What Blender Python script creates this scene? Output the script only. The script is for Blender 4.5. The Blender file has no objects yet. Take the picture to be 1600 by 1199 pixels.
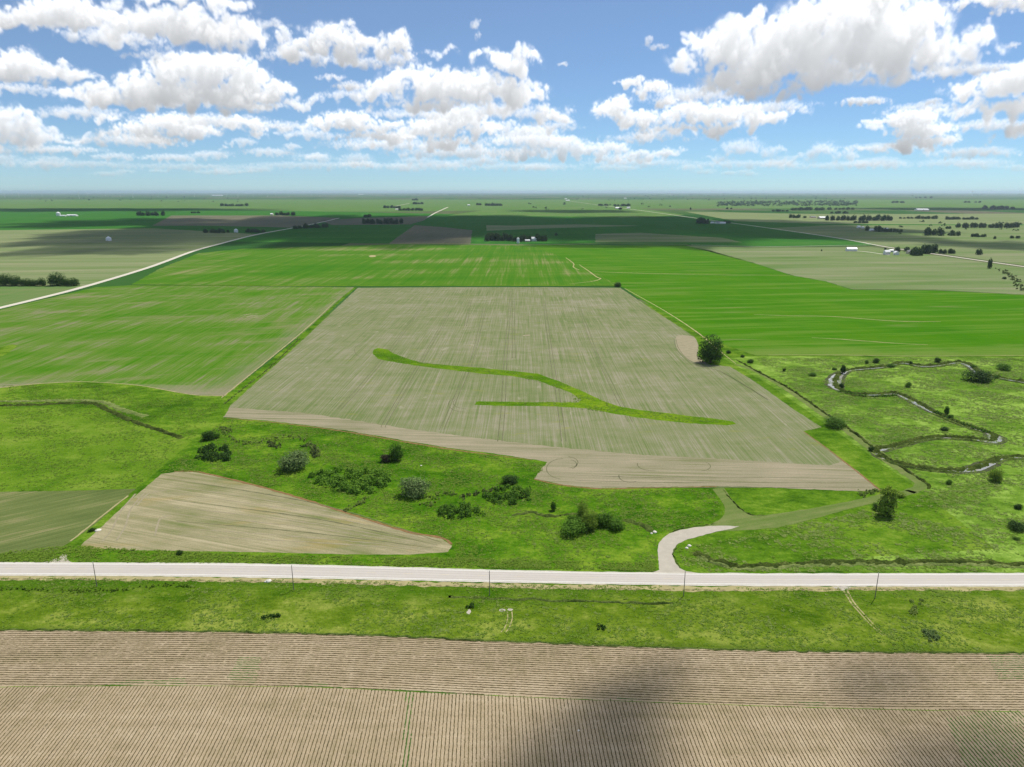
import bpy, math, random
import numpy as np
from mathutils import Vector, noise as mnoise

R = math.radians
random.seed(11)
scene = bpy.context.scene
col = scene.collection

# ------------------------------------------------------------------ camera
F, CX, CY, PITCH, H = 1110.0, 800.0, 599.5, R(15.1), 120.0
cam_data = bpy.data.cameras.new('camera')
cam = bpy.data.objects.new('camera', cam_data)
col.objects.link(cam)
cam.location = (0, 0, H)
cam.rotation_euler = (R(90) - PITCH, 0, 0)
cam_data.sensor_width = 36.0
cam_data.lens = 36.0 * F / 1600.0
cam_data.clip_start = 1.0
cam_data.clip_end = 400000.0
scene.camera = cam

# ------------------------------------------------------------------ light, exposure
SUN_EL, SUN_AZ = R(60), R(40)
SUN_DIR = Vector((math.cos(SUN_EL) * math.sin(SUN_AZ), math.cos(SUN_EL) * math.cos(SUN_AZ), math.sin(SUN_EL)))
sun_data = bpy.data.lights.new('sun', 'SUN')
sun_data.energy = 4.8
sun_data.angle = R(0.53)
sun_data.color = (1.0, 0.952, 0.835)
sun = bpy.data.objects.new('sun', sun_data)
col.objects.link(sun)
sun.rotation_euler = SUN_DIR.to_track_quat('Z', 'Y').to_euler()
sun.location = (300, 300, 900)

vs = scene.view_settings
vs.view_transform = 'Standard'
vs.look = 'None'
vs.exposure = 0.0
vs.gamma = 1.0
vs.use_curve_mapping = False
SKY_STRENGTH = 0.085
HAZE_DENSITY = 2.6e-5
scene.cycles.max_bounces = 5
scene.cycles.diffuse_bounces = 2
scene.cycles.glossy_bounces = 2
scene.cycles.transparent_max_bounces = 12
scene.cycles.volume_bounces = 1
scene.cycles.use_denoising = True

# ---- cumulus HDRI: every cloud is a small 3-D density grid, marched with sun light ----
CLOUDS=[
 # (seed, thickness, wispiness, [(x,y,rx,ry)...])   in degrees-of-view units of the reference frame (photo pixels)
 (1,1.0,[(20,32,30,13),(60,27,40,20),(105,24,48,25),(140,30,35,20),(170,35,20,12),(-60,25,60,22)]),
 (2,1.0,[(190,42,32,18),(235,38,42,22),(295,45,50,28),(335,58,52,32),(378,58,34,28),(395,80,15,14),(260,3,55,11),(350,5,42,12)]),
 (3,.9,[(30,106,50,22),(80,114,50,15),(15,122,40,10),(115,122,36,9),(-60,112,60,22)]),
 (4,1.0,[(110,147,30,10),(160,153,50,17),(222,130,42,14),(290,112,55,24),(262,150,60,25),(345,110,50,24),(385,128,40,22),(340,155,75,22),(425,145,35,14),(468,160,24,7),(400,172,38,10),(210,164,50,9)]),
 (5,.9,[(5,185,24,18),(38,198,34,17),(75,212,28,12),(112,222,27,6),(20,218,45,13),(-50,200,50,30)]),
 (6,.7,[(168,190,18,7),(215,206,40,13),(270,196,52,14),(300,206,40,11),(235,217,42,8),(378,194,34,9),(404,206,14,5)]),
 (7,.8,[(440,58,16,9),(468,76,30,14),(518,62,34,22),(540,86,24,16),(558,70,34,16),(600,84,28,10),(622,72,20,18),(640,85,8,7)]),
 (8,.5,[(520,122,18,5),(548,136,20,7)]),
 (9,1.0,[(598,140,34,12),(648,130,42,23),(690,138,48,23),(740,142,58,26),(798,150,48,24),(787,95,32,18),(765,84,18,9),(858,176,32,11),(690,162,75,10),(690,84,24,6),(816,100,26,15),(885,183,16,6)]),
 (10,.8,[(543,190,38,14),(500,196,24,8),(580,202,38,8),(612,196,18,7),(590,216,50,8)]),
 (11,.75,[(722,188,36,16),(682,202,38,17),(640,216,50,11),(700,226,52,10),(748,206,28,11)]),
 (12,.7,[(778,200,28,9),(826,212,40,13),(870,226,40,11),(902,236,38,12),(952,236,28,12),(820,242,50,9),(1000,246,28,8),(1042,240,22,7)]),
 (13,.55,[(380,223,18,6),(420,239,38,6),(456,230,13,5),(350,232,5,4),(495,246,14,6),(560,258,28,5),(330,243,30,6),(270,248,40,6),(180,246,30,5)]),
 (15,1.15,[(1078,72,22,18),(1108,88,42,32),(1158,40,26,22),(1150,74,46,32),(1200,108,56,36),(1240,58,56,40),(1290,28,56,36),(1350,26,66,42),(1402,48,66,44),(1440,45,36,32),(1300,80,80,38),(1380,82,80,36),(1450,92,50,24),(1512,74,26,24),(1543,88,20,9),(1478,104,48,13),(1280,124,60,16),(1230,144,28,13),(1138,128,38,22),(1178,146,38,13)]),
 (16,.75,[(988,130,18,8),(1022,140,24,12),(1044,160,12,9)]),
 (17,.85,[(958,175,20,18),(974,160,14,11),(1000,188,38,13),(1050,205,50,8),(1080,178,38,16),(1120,182,50,17),(1172,186,38,15),(1206,186,24,11),(1122,206,28,10)]),
 (18,.6,[(1350,160,34,6),(1330,159,12,5)]),
 (19,.85,[(1370,193,26,6),(1420,190,42,14),(1440,206,46,13),(1432,226,38,12),(1480,222,18,8)]),
 (20,.95,[(1558,136,66,18),(1605,126,50,24),(1520,176,58,11),(1590,172,50,15),(1605,202,32,13),(1680,150,60,26)]),
 (21,.9,[(1550,1,60,10),(1612,3,50,14),(1690,-2,50,20)]),
 (22,.55,[(1160,232,28,12),(1210,238,18,8),(1285,236,20,12),(1325,244,18,8),(1120,250,24,6),(1240,250,30,6)]),
 (23,.35,[(743,40,4,9),(747,58,2,8)]),
 (24,.3,[(1012,66,5,8),(1030,74,14,5)]),
 (25,.35,[(1582,72,10,5),(1456,160,14,5),(880,102,6,4),(440,85,8,5)]),
 # thin ragged veils between the heaps
 (31,.42,[(180,60,70,14),(250,90,40,9),(420,40,30,8)]), (32,.45,[(130,178,60,9),(330,190,90,10),(200,222,80,8),(440,200,50,8)]),
 (33,.42,[(560,150,50,9),(660,180,80,9),(760,176,90,12),(860,200,40,9)]), (34,.45,[(600,228,80,9),(720,240,90,9),(830,222,70,9),(480,212,50,7)]),
 (35,.40,[(20,140,60,8),(90,236,70,7),(-40,236,60,9)]), (36,.40,[(1080,150,60,12),(1200,170,70,9),(1010,216,60,7)]),
 (37,.42,[(1440,170,50,8),(1540,198,60,9),(1380,232,70,7),(1520,240,60,8)]), (38,.42,[(1000,256,80,6),(1160,258,90,6),(1330,260,90,6),(1500,256,70,7)]),
 (39,.42,[(120,258,100,6),(300,262,90,5),(480,260,80,6),(650,262,90,6),(820,262,80,6)]), (40,.4,[(1530,110,60,9),(1460,118,40,7)]), (41,.4,[(470,90,50,10),(560,100,60,8),(620,95,30,8)]),
 (26,1.0,[(640,-60,90,22),(720,-45,60,16),(560,-70,50,14)]),
 (27,1.0,[(1040,-85,80,22),(1120,-95,60,24),(960,-80,40,12)]),
 (28,1.0,[(150,-70,110,26),(60,-90,60,20)]),
]
rs=np.random.RandomState(5)
for i in range(26):     # the far rows of small cumulus low over the horizon
    x=-250+2100*(i+rs.rand())/26; y=248+rs.rand()*22
    CLOUDS.append((100+i,.42,[(x+rs.randn()*14*k,y+rs.randn()*2.5,(26-(y-246)*.5)*(.6+rs.rand()*.9),(7.5-(y-246)*.17)*(.6+rs.rand()*.6)) for k in range(3)]))

def band_noise(shape,freqs,seed,aniso=(1,1,1)):
    r=np.random.RandomState(seed); n=np.fft.rfftn(r.standard_normal(shape).astype(np.float32))
    k=np.sqrt(sum((g*a)**2 for g,a in zip(np.meshgrid(np.fft.fftfreq(shape[0]),np.fft.fftfreq(shape[1]),np.fft.rfftfreq(shape[2]),indexing='ij'),aniso)))
    out=[]
    for f in freqs:
        b=np.fft.irfftn(n*np.exp(-(np.log2(np.maximum(k,1e-6)/f)/.75)**2),s=shape).astype(np.float32)
        out.append(b/b.std())
    return out

def build_sky(step=0.055,az0=-45.,az1=45.,el0=-.5,el1=17.5):
    nu=int((az1-az0)/step); nv=int((el1-el0)/step)
    RGB=np.zeros((nv,nu,3),np.float32); T=np.ones((nv,nu),np.float32)
    # far clouds first would be composited under nearer (higher) ones: draw from high to low with T
    d2=step
    def to_angle(x,y):
        cx,cy=(x-CX),(CY-y); fy=F*math.cos(PITCH)+cy*math.sin(PITCH); fz=-F*math.sin(PITCH)+cy*math.cos(PITCH)
        return math.degrees(math.atan2(cx,fy)),math.degrees(math.atan2(fz,math.hypot(cx,fy)))
    S=(math.cos(SUN_EL)*math.sin(SUN_AZ),math.sin(SUN_EL),math.cos(SUN_EL)*math.cos(SUN_AZ))
    for seed,thick,puffs in sorted(CLOUDS,key=lambda c:np.mean([p[1] for p in c[2]])):
        P=[]
        for k,(x,y,rx,ry) in enumerate(puffs):
            rx*=1.07; ry*=1.07
            a,e=to_angle(x,y); a2,_=to_angle(x+rx,y); _,e2=to_angle(x,y-ry)
            P.append((a/step,e/step,abs(a2-a)/step,abs(e2-e)/step))
        P=np.array(P); r=np.random.RandomState(seed)
        m=int(8+P[:,3].max()*.5)
        u0=int((P[:,0]-P[:,2]).min()-m); u1=int((P[:,0]+P[:,2]).max()+m)
        v0=int((P[:,1]-P[:,3]).min()-m); v1=int((P[:,1]+P[:,3]).max()+m)
        W=P[:,3].max()*1.5; dw=max(1.6,W*2/34); nw=int(2*(W+4)/dw)+1
        sh=(v1-v0,u1-u0,nw)
        V,U,Wc=np.meshgrid(np.arange(v0,v1,dtype=np.float32),np.arange(u0,u1,dtype=np.float32),((np.arange(nw)-nw/2)*dw).astype(np.float32),indexing='ij')
        size=P[:,3].max()
        f0=.40/size
        n=band_noise(sh,[f0,2*f0,4*f0,8*f0,16*f0],seed,(1.15,1/1.15,1/dw))
        warp=n[0]*size*.24
        base=np.full(sh,-9,np.float32)
        for (cu,cv,ru,rv) in P:
            cw=r.uniform(-.25,.25)*W; rw=rv*1.25
            dv=(V-cv+warp); dv=np.where(dv<0,dv*1.55,dv)       # flatter underneath
            q=1-np.sqrt(((U-cu+warp*1.3)/ru)**2+(dv/rv)**2+((Wc-cw)/rw)**2)
            base=np.maximum(base,q*min(1,rv/size+.45))
        bil=sum((np.minimum(np.abs(b),2.0)-.78)*a for b,a in zip(n[1:],(.34,.26,.15,.08)))
        d=base+.10+n[0]*.12
        d=d+bil*np.clip((d+.55)/.55,0,1)**1.5
        soft=.72 if thick>.6 else .9
        dens=np.clip(d/soft,0,1)**1.25
        dens*=np.clip((d+.0)/.25+.25,0.25,1.0)
        dens+=.035*np.clip((d+.34)/.34,0,1)**1.5*np.clip(.5+n[1]*.6,0,1.5)      # torn vapour round the edges
        # optical depth towards the sun, row by row from the top
        su=S[0]/S[1]; sw=S[2]/S[1]/dw; ds=1/S[1]
        OD=np.zeros(sh,np.float32)
        def shift(a,du,dww):
            def sh1(a,t,ax):
                i=int(math.floor(t)); f=t-i
                return np.roll(a,-i,ax)*(1-f)+np.roll(a,-i-1,ax)*f
            return sh1(sh1(a,du,0),dww,1)
        cur=np.zeros(sh[1:],np.float32)
        kk=5.5/size
        for v in range(sh[0]-1,-1,-1):
            cur=shift(cur,su,sw)+dens[v]*ds*kk
            OD[v]=cur
        lit=.42*np.exp(-OD*.9)+.36*np.exp(-OD*.28)+.22*np.exp(-OD*.08)
        hgt=np.clip((V-(P[:,1]-P[:,3]).min())/(size*2.2),0,1)
        # march front to back
        ext=(4.6 if thick>.6 else 3.2)*thick/size*dw
        t=np.ones(sh[:2],np.float32); acc=np.zeros(sh[:2]+(3,),np.float32)
        sunc=np.array([.80,.792,.78])*1.2; amb=np.array([.49,.51,.535])
        for w in range(nw):
            a=1-np.exp(-dens[:,:,w]*ext)
            L=lit[:,:,w,None]*sunc+(amb*(.74+.36*hgt[:,:,w,None]))
            acc+=(t*a)[...,None]*L; t*=1-a
        fade=min(1,max(.38,(P[:,1].mean()*step+.2)/4.2)); t=1-(1-t)*fade; acc=acc*fade      # the farthest rows pale into the haze
        i0=int(round(v0-el0/step)); j0=int(round(u0-az0/step))
        a0,b0=max(0,i0),max(0,j0); a1,b1=min(nv,i0+sh[0]),min(nu,j0+sh[1])
        if a1<=a0 or b1<=b0: continue
        sl=(slice(a0,a1),slice(b0,b1)); ss=(slice(a0-i0,a1-i0),slice(b0-j0,b1-j0))
        RGB[sl]+=T[sl][...,None]*acc[ss]; T[sl]*=t[ss]
    return RGB,1-T

# ------------------------------------------------------------------ world: Nishita sky with the computed cumulus
CLOUD_AZ, CLOUD_EL0, CLOUD_EL1 = 45.0, -0.5, 17.5
def make_world():
    rgb, alpha = build_sky()
    nv, nu = alpha.shape
    px = np.zeros((nv, nu, 4), np.float32)
    px[..., :3] = rgb / np.maximum(alpha, 1e-3)[..., None]
    px[..., 3] = alpha
    img = bpy.data.images.new('cumulus_sky', nu, nv, alpha=True, float_buffer=True)
    img.colorspace_settings.name = 'Non-Color'
    img.alpha_mode = 'CHANNEL_PACKED'
    img.pixels.foreach_set(px.ravel())
    img.update()
    img.pack()
    w = bpy.data.worlds.new('World')
    scene.world = w
    w.use_nodes = True
    nt = w.node_tree
    nt.nodes.clear()
    new = nt.nodes.new
    link = nt.links.new
    def val(s, x):
        if isinstance(x, (int, float)): s.default_value = x
        else: link(x, s)
    def m(op, a, b=0.0, c=0.0, clamp=False):
        n = new('ShaderNodeMath'); n.operation = op; n.use_clamp = clamp
        val(n.inputs[0], a); val(n.inputs[1], b); val(n.inputs[2], c)
        return n.outputs[0]
    tc = new('ShaderNodeTexCoord')
    sep = new('ShaderNodeSeparateXYZ'); link(tc.outputs['Generated'], sep.inputs[0])
    X, Y, Z = sep.outputs
    az = m('MULTIPLY', m('ARCTAN2', X, Y), 180 / math.pi)
    el = m('MULTIPLY', m('ARCSINE', Z), 180 / math.pi)
    u = m('DIVIDE', m('ADD', az, CLOUD_AZ), 2 * CLOUD_AZ)
    v = m('DIVIDE', m('SUBTRACT', el, CLOUD_EL0), CLOUD_EL1 - CLOUD_EL0)
    uv = new('ShaderNodeCombineXYZ'); link(u, uv.inputs[0]); link(v, uv.inputs[1])
    ti = new('ShaderNodeTexImage'); ti.image = img; ti.extension = 'MIRROR'; ti.interpolation = 'Cubic'
    link(uv.outputs[0], ti.inputs[0])
    inside = m('MULTIPLY', m('GREATER_THAN', el, 0.0), m('SUBTRACT', 1.0, m('MULTIPLY', m('SUBTRACT', el, 15.5), 0.5, clamp=True)))
    a_img = m('MULTIPLY', ti.outputs['Alpha'], inside)
    # the same scattered cumulus overhead, above the computed band
    zc = m('MAXIMUM', Z, 0.05)
    pv = new('ShaderNodeCombineXYZ'); link(m('DIVIDE', X, zc), pv.inputs[0]); link(m('DIVIDE', Y, zc), pv.inputs[1])
    nz = new('ShaderNodeTexNoise'); nz.inputs['Scale'].default_value = 1.7; nz.inputs['Detail'].default_value = 7; nz.inputs['Roughness'].default_value = .55
    link(pv.outputs[0], nz.inputs['Vector'])
    over = m('MULTIPLY', m('SUBTRACT', nz.outputs['Fac'], 0.53), 9.0, clamp=True)
    over = m('MULTIPLY', over, m('MULTIPLY', m('SUBTRACT', el, 17.0), 0.25, clamp=True))
    sky = new('ShaderNodeTexSky'); sky.sky_type = 'NISHITA'; sky.sun_disc = False
    sky.sun_elevation = SUN_EL; sky.sun_rotation = SUN_AZ
    sky.altitude = 0; sky.air_density = 0.7; sky.dust_density = 0.0; sky.ozone_density = 8.5
    bg = new('ShaderNodeBackground'); bg.inputs[1].default_value = SKY_STRENGTH
    tint = new('ShaderNodeMix'); tint.data_type = 'RGBA'; tint.blend_type = 'MULTIPLY'; tint.inputs['Factor'].default_value = 1.0
    ca, cb = [i for i in tint.inputs if i.type == 'RGBA']
    link(sky.outputs[0], ca); cb.default_value = (.97, 1.21, 1.25, 1)
    link([q for q in tint.outputs if q.type == 'RGBA'][0], bg.inputs[0])
    bc = new('ShaderNodeBackground'); link(ti.outputs['Color'], bc.inputs[0]); bc.inputs[1].default_value = 1.0
    bo = new('ShaderNodeBackground'); bo.inputs[0].default_value = (.78, .79, .81, 1); bo.inputs[1].default_value = 1.0
    mx = new('ShaderNodeMixShader'); link(a_img, mx.inputs[0]); link(bg.outputs[0], mx.inputs[1]); link(bc.outputs[0], mx.inputs[2])
    veil = new('ShaderNodeBackground'); veil.inputs[0].default_value = (.77, .83, .90, 1)      # thin high haze everywhere
    mv = new('ShaderNodeMixShader'); mv.inputs[0].default_value = .15; link(bg.outputs[0], mv.inputs[1]); link(veil.outputs[0], mv.inputs[2])
    link(mv.outputs[0], mx.inputs[1])
    m2 = new('ShaderNodeMixShader'); link(over, m2.inputs[0]); link(mx.outputs[0], m2.inputs[1]); link(bo.outputs[0], m2.inputs[2])
    out = new('ShaderNodeOutputWorld'); link(m2.outputs[0], out.inputs[0])
make_world()

# ------------------------------------------------------------------ helpers
CP, SP = math.cos(PITCH), math.sin(PITCH)
def at(x, y, z=0.0):
    """The point of the level ground that lies in the direction of a photo pixel."""
    dx, dy, dz = (x - CX), F * CP - (y - CY) * SP, -F * SP - (y - CY) * CP
    t = (z - H) / dz
    return dx * t, dy * t
def mpp(x, y):
    X, Y = at(x, y)
    return (Y * CP + H * SP) / F
def heading(vp_x):
    return math.atan2(vp_x - CX, math.hypot(F, CY - 299.0))

def mesh_np(name, verts, faces, k=None):
    """faces: (n,k) array or list of tuples"""
    me = bpy.data.meshes.new(name)
    if isinstance(faces, np.ndarray):
        n, k = faces.shape
        me.vertices.add(len(verts)); me.vertices.foreach_set('co', np.asarray(verts, np.float32).ravel())
        me.loops.add(n * k); me.loops.foreach_set('vertex_index', faces.astype(np.int32).ravel())
        me.polygons.add(n); me.polygons.foreach_set('loop_start', np.arange(0, n * k, k, dtype=np.int32))
        me.polygons.foreach_set('loop_total', np.full(n, k, np.int32))
        me.update(calc_edges=True)
    else:
        me.from_pydata([tuple(v) for v in verts], [], faces)
        me.update()
    return me
def link_obj(name, me, mat=None, parent=None):
    o = bpy.data.objects.new(name, me)
    col.objects.link(o)
    if mat and me and not me.materials: me.materials.append(mat)
    if parent: o.parent = parent
    return o
def tag(o, label=None, cat=None, group=None, kind=None):
    if label: o['label'] = label
    if cat: o['category'] = cat
    if group: o['group'] = group
    if kind: o['kind'] = kind
    return o
def empty(name, loc, rz=0.0, scale=(1, 1, 1)):
    o = bpy.data.objects.new(name, None)
    o.empty_display_size = 0.5
    o.location = loc; o.rotation_euler = (0, 0, rz); o.scale = scale
    col.objects.link(o)
    return o

# ------------------------------------------------------------------ materials
class NB:
    def __init__(s, name):
        s.m = bpy.data.materials.new(name); s.m.use_nodes = True
        s.nt = s.m.node_tree; s.nt.nodes.clear()
        s.out = s.nt.nodes.new('ShaderNodeOutputMaterial')
        g = s.nt.nodes.new('ShaderNodeNewGeometry'); s.geo = g; s.P = g.outputs['Position']
    def new(s, t): return s.nt.nodes.new(t)
    def put(s, sock, v):
        if hasattr(v, 'is_output'): s.nt.links.new(v, sock)
        elif isinstance(v, tuple) and len(v) == 3 and sock.type == 'RGBA': sock.default_value = v + (1,)
        else: sock.default_value = v
    def math(s, op, a, b=0.0, c=0.0, clamp=False):
        n = s.new('ShaderNodeMath'); n.operation = op; n.use_clamp = clamp
        for i, v in enumerate((a, b, c)): s.put(n.inputs[i], v)
        return n.outputs[0]
    def map(s, rot, sx, sy, sz=1.0, off=(0, 0, 0)):
        n = s.new('ShaderNodeMapping'); n.vector_type = 'TEXTURE'
        s.put(n.inputs['Vector'], s.P)
        n.inputs['Location'].default_value = off
        n.inputs['Rotation'].default_value = (0, 0, -rot); n.inputs['Scale'].default_value = (sx, sy, sz)
        return n.outputs[0]
    def noise(s, rot, sx, sy, detail=3, rough=.55, off=(0, 0, 0), dist=0.0):
        n = s.new('ShaderNodeTexNoise'); n.inputs['Scale'].default_value = 1.0
        n.inputs['Detail'].default_value = detail; n.inputs['Roughness'].default_value = rough
        n.inputs['Distortion'].default_value = dist
        s.put(n.inputs['Vector'], s.map(rot, sx, sy, max(sx, sy), off))
        return n.outputs['Fac']
    def mix(s, f, a, b, mode='MIX'):
        n = s.new('ShaderNodeMix'); n.data_type = 'RGBA'; n.blend_type = mode
        s.put(n.inputs['Factor'], f)
        ia, ib = [i for i in n.inputs if i.type == 'RGBA']
        s.put(ia, a); s.put(ib, b)
        return [o for o in n.outputs if o.type == 'RGBA'][0]
    def ramp(s, f, stops):
        n = s.new('ShaderNodeValToRGB'); s.put(n.inputs[0], f)
        e = n.color_ramp.elements
        while len(e) < len(stops): e.new(1.0)
        for el, (p, c) in zip(e, stops): el.position = p; el.color = tuple(c) + (1,)
        return n.outputs[0]
    def bsdf(s, color, rough=.9, normal=None, spec=.15):
        n = s.new('ShaderNodeBsdfPrincipled')
        s.put(n.inputs['Base Color'], color); s.put(n.inputs['Roughness'], rough)
        n.inputs['Specular IOR Level'].default_value = spec
        if normal is not None: s.put(n.inputs['Normal'], normal)
        return n.outputs[0]
    def done(s, sh):
        s.nt.links.new(sh, s.out.inputs['Surface']); return s.m
    def bump(s, h, strength, dist):
        n = s.new('ShaderNodeBump'); s.put(n.inputs['Height'], h)
        n.inputs['Strength'].default_value = strength; n.inputs['Distance'].default_value = dist
        return n.outputs[0]

def ground_mat(name, c0, c1, c2, terms, bias=.5, fine=(0.5, .25), bump=None, spots=(), edges=()):
    """colour runs c0 - c1 - c2 along a sum of noises; terms = (weight, heading, size across, size along, detail)"""
    b = NB(name)
    f = bias
    for i, (w, rot, sx, sy, det) in enumerate(terms):
        n = b.noise(rot, sx, sy, det, .6, (37.0 * i, 91.0 * i, 0))
        f = b.math('MULTIPLY_ADD', b.math('SUBTRACT', n, .5), w, f)
    c = b.ramp(f, [(0, c0), (.5, c1), (1, c2)])
    for k, (colr, rot, sx, sy, lo, hi, amt) in enumerate(spots):
        n = b.noise(rot, sx, sy, 3, .6, (11.0 + 53 * k, 7.0 + 29 * k, 0))
        t = b.math('DIVIDE', b.math('SUBTRACT', n, lo), hi - lo, clamp=True)
        c = b.mix(b.math('MULTIPLY', t, amt), c, colr)
    for k, (colr, pa, pb, wdt, rag, amt) in enumerate(edges):     # worn margin of a field along one of its sides
        ax, ay = at(*pa); bx, by = at(*pb); l = math.hypot(bx - ax, by - ay); nx, ny = -(by - ay) / l, (bx - ax) / l
        dt = b.new('ShaderNodeVectorMath'); dt.operation = 'DOT_PRODUCT'
        b.put(dt.inputs[0], b.P); dt.inputs[1].default_value = (nx, ny, 0)
        d = b.math('SUBTRACT', dt.outputs['Value'], nx * ax + ny * ay)
        n1 = b.math('SUBTRACT', b.noise(math.atan2(bx - ax, by - ay), 3, 60, 3, .65), .5); n2 = b.math('SUBTRACT', b.noise(0, 45, 45, 4, .6), .5)
        d = b.math('ADD', d, b.math('MULTIPLY', b.math('ADD', n1, n2), rag * 2.5))
        t = b.math('SUBTRACT', 1.0, b.math('DIVIDE', d, wdt), clamp=True)
        c = b.mix(b.math('MULTIPLY', t, amt), c, colr)
    if fine:
        n = b.noise(0, fine[0], fine[0], 2, .7)
        v = b.math('MULTIPLY_ADD', b.math('SUBTRACT', n, .5), fine[1] * 4, 1.0)
        hs = b.new('ShaderNodeHueSaturation'); b.put(hs.inputs['Color'], c); b.put(hs.inputs['Value'], v)
        c = hs.outputs[0]
    nrm = None
    if bump:
        nrm = b.bump(b.noise(0, bump[0], bump[0], 3, .65), 1.0, bump[1])
    return b.done(b.bsdf(c, 1.0, nrm, 0.0))

def plain(name, c, rough=.7, var=.0, size=1.0, spec=.3):
    b = NB(name)
    if var:
        n = b.noise(0, size, size, 3, .6)
        v = b.math('MULTIPLY_ADD', b.math('SUBTRACT', n, .5), var * 4, 1.0)
        hs = b.new('ShaderNodeHueSaturation'); hs.inputs['Color'].default_value = c + (1,); b.put(hs.inputs['Value'], v)
        c = hs.outputs[0]
    return b.done(b.bsdf(c, rough, None, spec))

def leaf_mat(name, dark, light, trans=.25):
    b = NB(name)
    oi = b.new('ShaderNodeObjectInfo')
    r = b.math('ADD', b.math('MULTIPLY', b.geo.outputs['Random Per Island'], .75), b.math('MULTIPLY', oi.outputs['Random'], .25))
    c = b.ramp(r, [(0, dark), (.55, tuple((a + d) / 2 for a, d in zip(dark, light))), (1, light)])
    d = b.bsdf(c, .7, None, .12)
    t = b.new('ShaderNodeBsdfTranslucent'); b.put(t.inputs['Color'], c)
    mx = b.new('ShaderNodeMixShader'); mx.inputs[0].default_value = trans
    b.nt.links.new(d, mx.inputs[1]); b.nt.links.new(t.outputs[0], mx.inputs[2])
    return b.done(mx.outputs[0])

HV = heading(818)       # rows of the middle field
HN = heading(760)       # rows of the near field
TAU = math.pi / 2
def pasture(name, dark, mid, light, bias=.5, k=1.0, spots=(), edges=()):
    return ground_mat(name, dark, mid, light,
        [(2.0 * k, .2, 75, 60, 3), (1.9 * k, -.3, 22, 14, 4), (1.4 * k, .1, 6.0, 4.0, 4), (.8 * k, 0, 1.7, 1.4, 2)], bias, (.7, .24), (1.3, .45), spots, edges)
M = {}
M['grass'] = pasture('pasture_grass', (0.036, 0.095, 0.005), (0.084, 0.175, 0.010), (0.164, 0.249, 0.027))
M['draw'] = pasture('draw_grass', (0.025, 0.087, 0.003), (0.069, 0.162, 0.007), (0.161, 0.249, 0.022), .50)
M['verge'] = pasture('verge_grass', (0.043, 0.095, 0.004), (0.107, 0.170, 0.012), (0.215, 0.257, 0.046), .54, 1.0, (), [((.040, .112, .004), (1600, 915), (0, 900), 15, 9, .85), ((.060, .110, .010), (0, 986), (1600, 1024), 3.5, 2, .7)])
M['left_pasture'] = pasture('left_pasture_grass', (0.059, 0.138, 0.007), (0.108, 0.198, 0.014), (0.174, 0.249, 0.034), .52, .8)
M['meadow'] = pasture('meadow_grass', (0.054, 0.123, 0.011), (0.120, 0.218, 0.023), (0.239, 0.359, 0.065), .52, 1.0)
M['mown'] = ground_mat('mown_track', (.085, .145, .028), (.130, .175, .048), (.205, .215, .090),
    [(1.2, R(70), 2.2, 40, 3), (1.0, 0, 12, 9, 3)], .5, (.6, .15))
M['dark_crop'] = ground_mat('dark_crop', (0.083, 0.116, 0.034), (0.131, 0.162, 0.052), (0.299, 0.245, 0.142),
    [(1.3, R(52), 1.2, 60, 3), (.9, R(52), 5, 50, 3), (1.5, R(60), 14, 45, 4)], .36, (.5, .18))
M['main'] = ground_mat('main_field_soil', (0.257, 0.242, 0.169), (0.187, 0.201, 0.102), (0.129, 0.168, 0.060),
    [(2.0, HV, .75, 70, 2), (1.1, HV, 1.7, 130, 3), (.45, HV, 7, 160, 2), (1.5, 0, 95, 60, 4), (1.1, 0, 16, 10, 4)], .52, (.6, .15),
    None, [((.215, .225, .045), 0, 24, 8, .63, .74, .55), ((.42, .37, .30), HV, 10, 26, .66, .78, .5)])
M['headland'] = ground_mat('headland_soil', (0.313, 0.272, 0.191), (0.239, 0.219, 0.139), (0.147, 0.166, 0.071),
    [(1.9, TAU + R(4), .9, 90, 3), (1.5, TAU + R(4), 3, 120, 3), (1.2, 0, 30, 16, 4)], .40, (.6, .16))
M['front'] = ground_mat('front_field_soil', (0.371, 0.321, 0.207), (0.250, 0.231, 0.128), (0.142, 0.167, 0.058),
    [(1.5, R(-72), 1.1, 90, 3), (1.3, R(-72), 4, 70, 3), (1.8, 0, 30, 14, 4)], .47, (.5, .18), None,
    [((.34, .24, .07), 0, 34, 9, .56, .70, .32)])
M['near'] = ground_mat('near_field_soil', (0.432, 0.352, 0.246), (0.352, 0.280, 0.187), (0.256, 0.212, 0.127),
    [(1.3, 0, 45, 26, 4), (.9, HN, 1.4, 26, 3), (.8, 0, 5, 3.5, 3), (.9, TAU, 3, 70, 2)], .50, (.28, .22), (.4, .10))
M['left_field'] = ground_mat('left_crop_field', (.215, .195, .130), (.105, .185, .026), (.052, .162, .005),
    [(1.6, heading(735), 1.6, 70, 3), (1.2, heading(735), 7, 110, 3), (1.7, R(75), 55, 110, 4)], .60, (1.2, .10), None,
    [((.225, .200, .110), R(66), 20, 90, .54, .72, .6)], [((.245, .215, .150), (-100, 604), (352, 619), 24, 16, .85), ((.225, .200, .135), (352, 619), (556, 449), 18, 16, .55)])
M['left_edge'] = ground_mat('left_field_margin', (.270, .230, .165), (.175, .180, .085), (.080, .150, .025),
    [(1.3, R(75), 2.0, 80, 3), (1.4, 0, 55, 14, 3)], .42, (1.0, .12))
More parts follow.
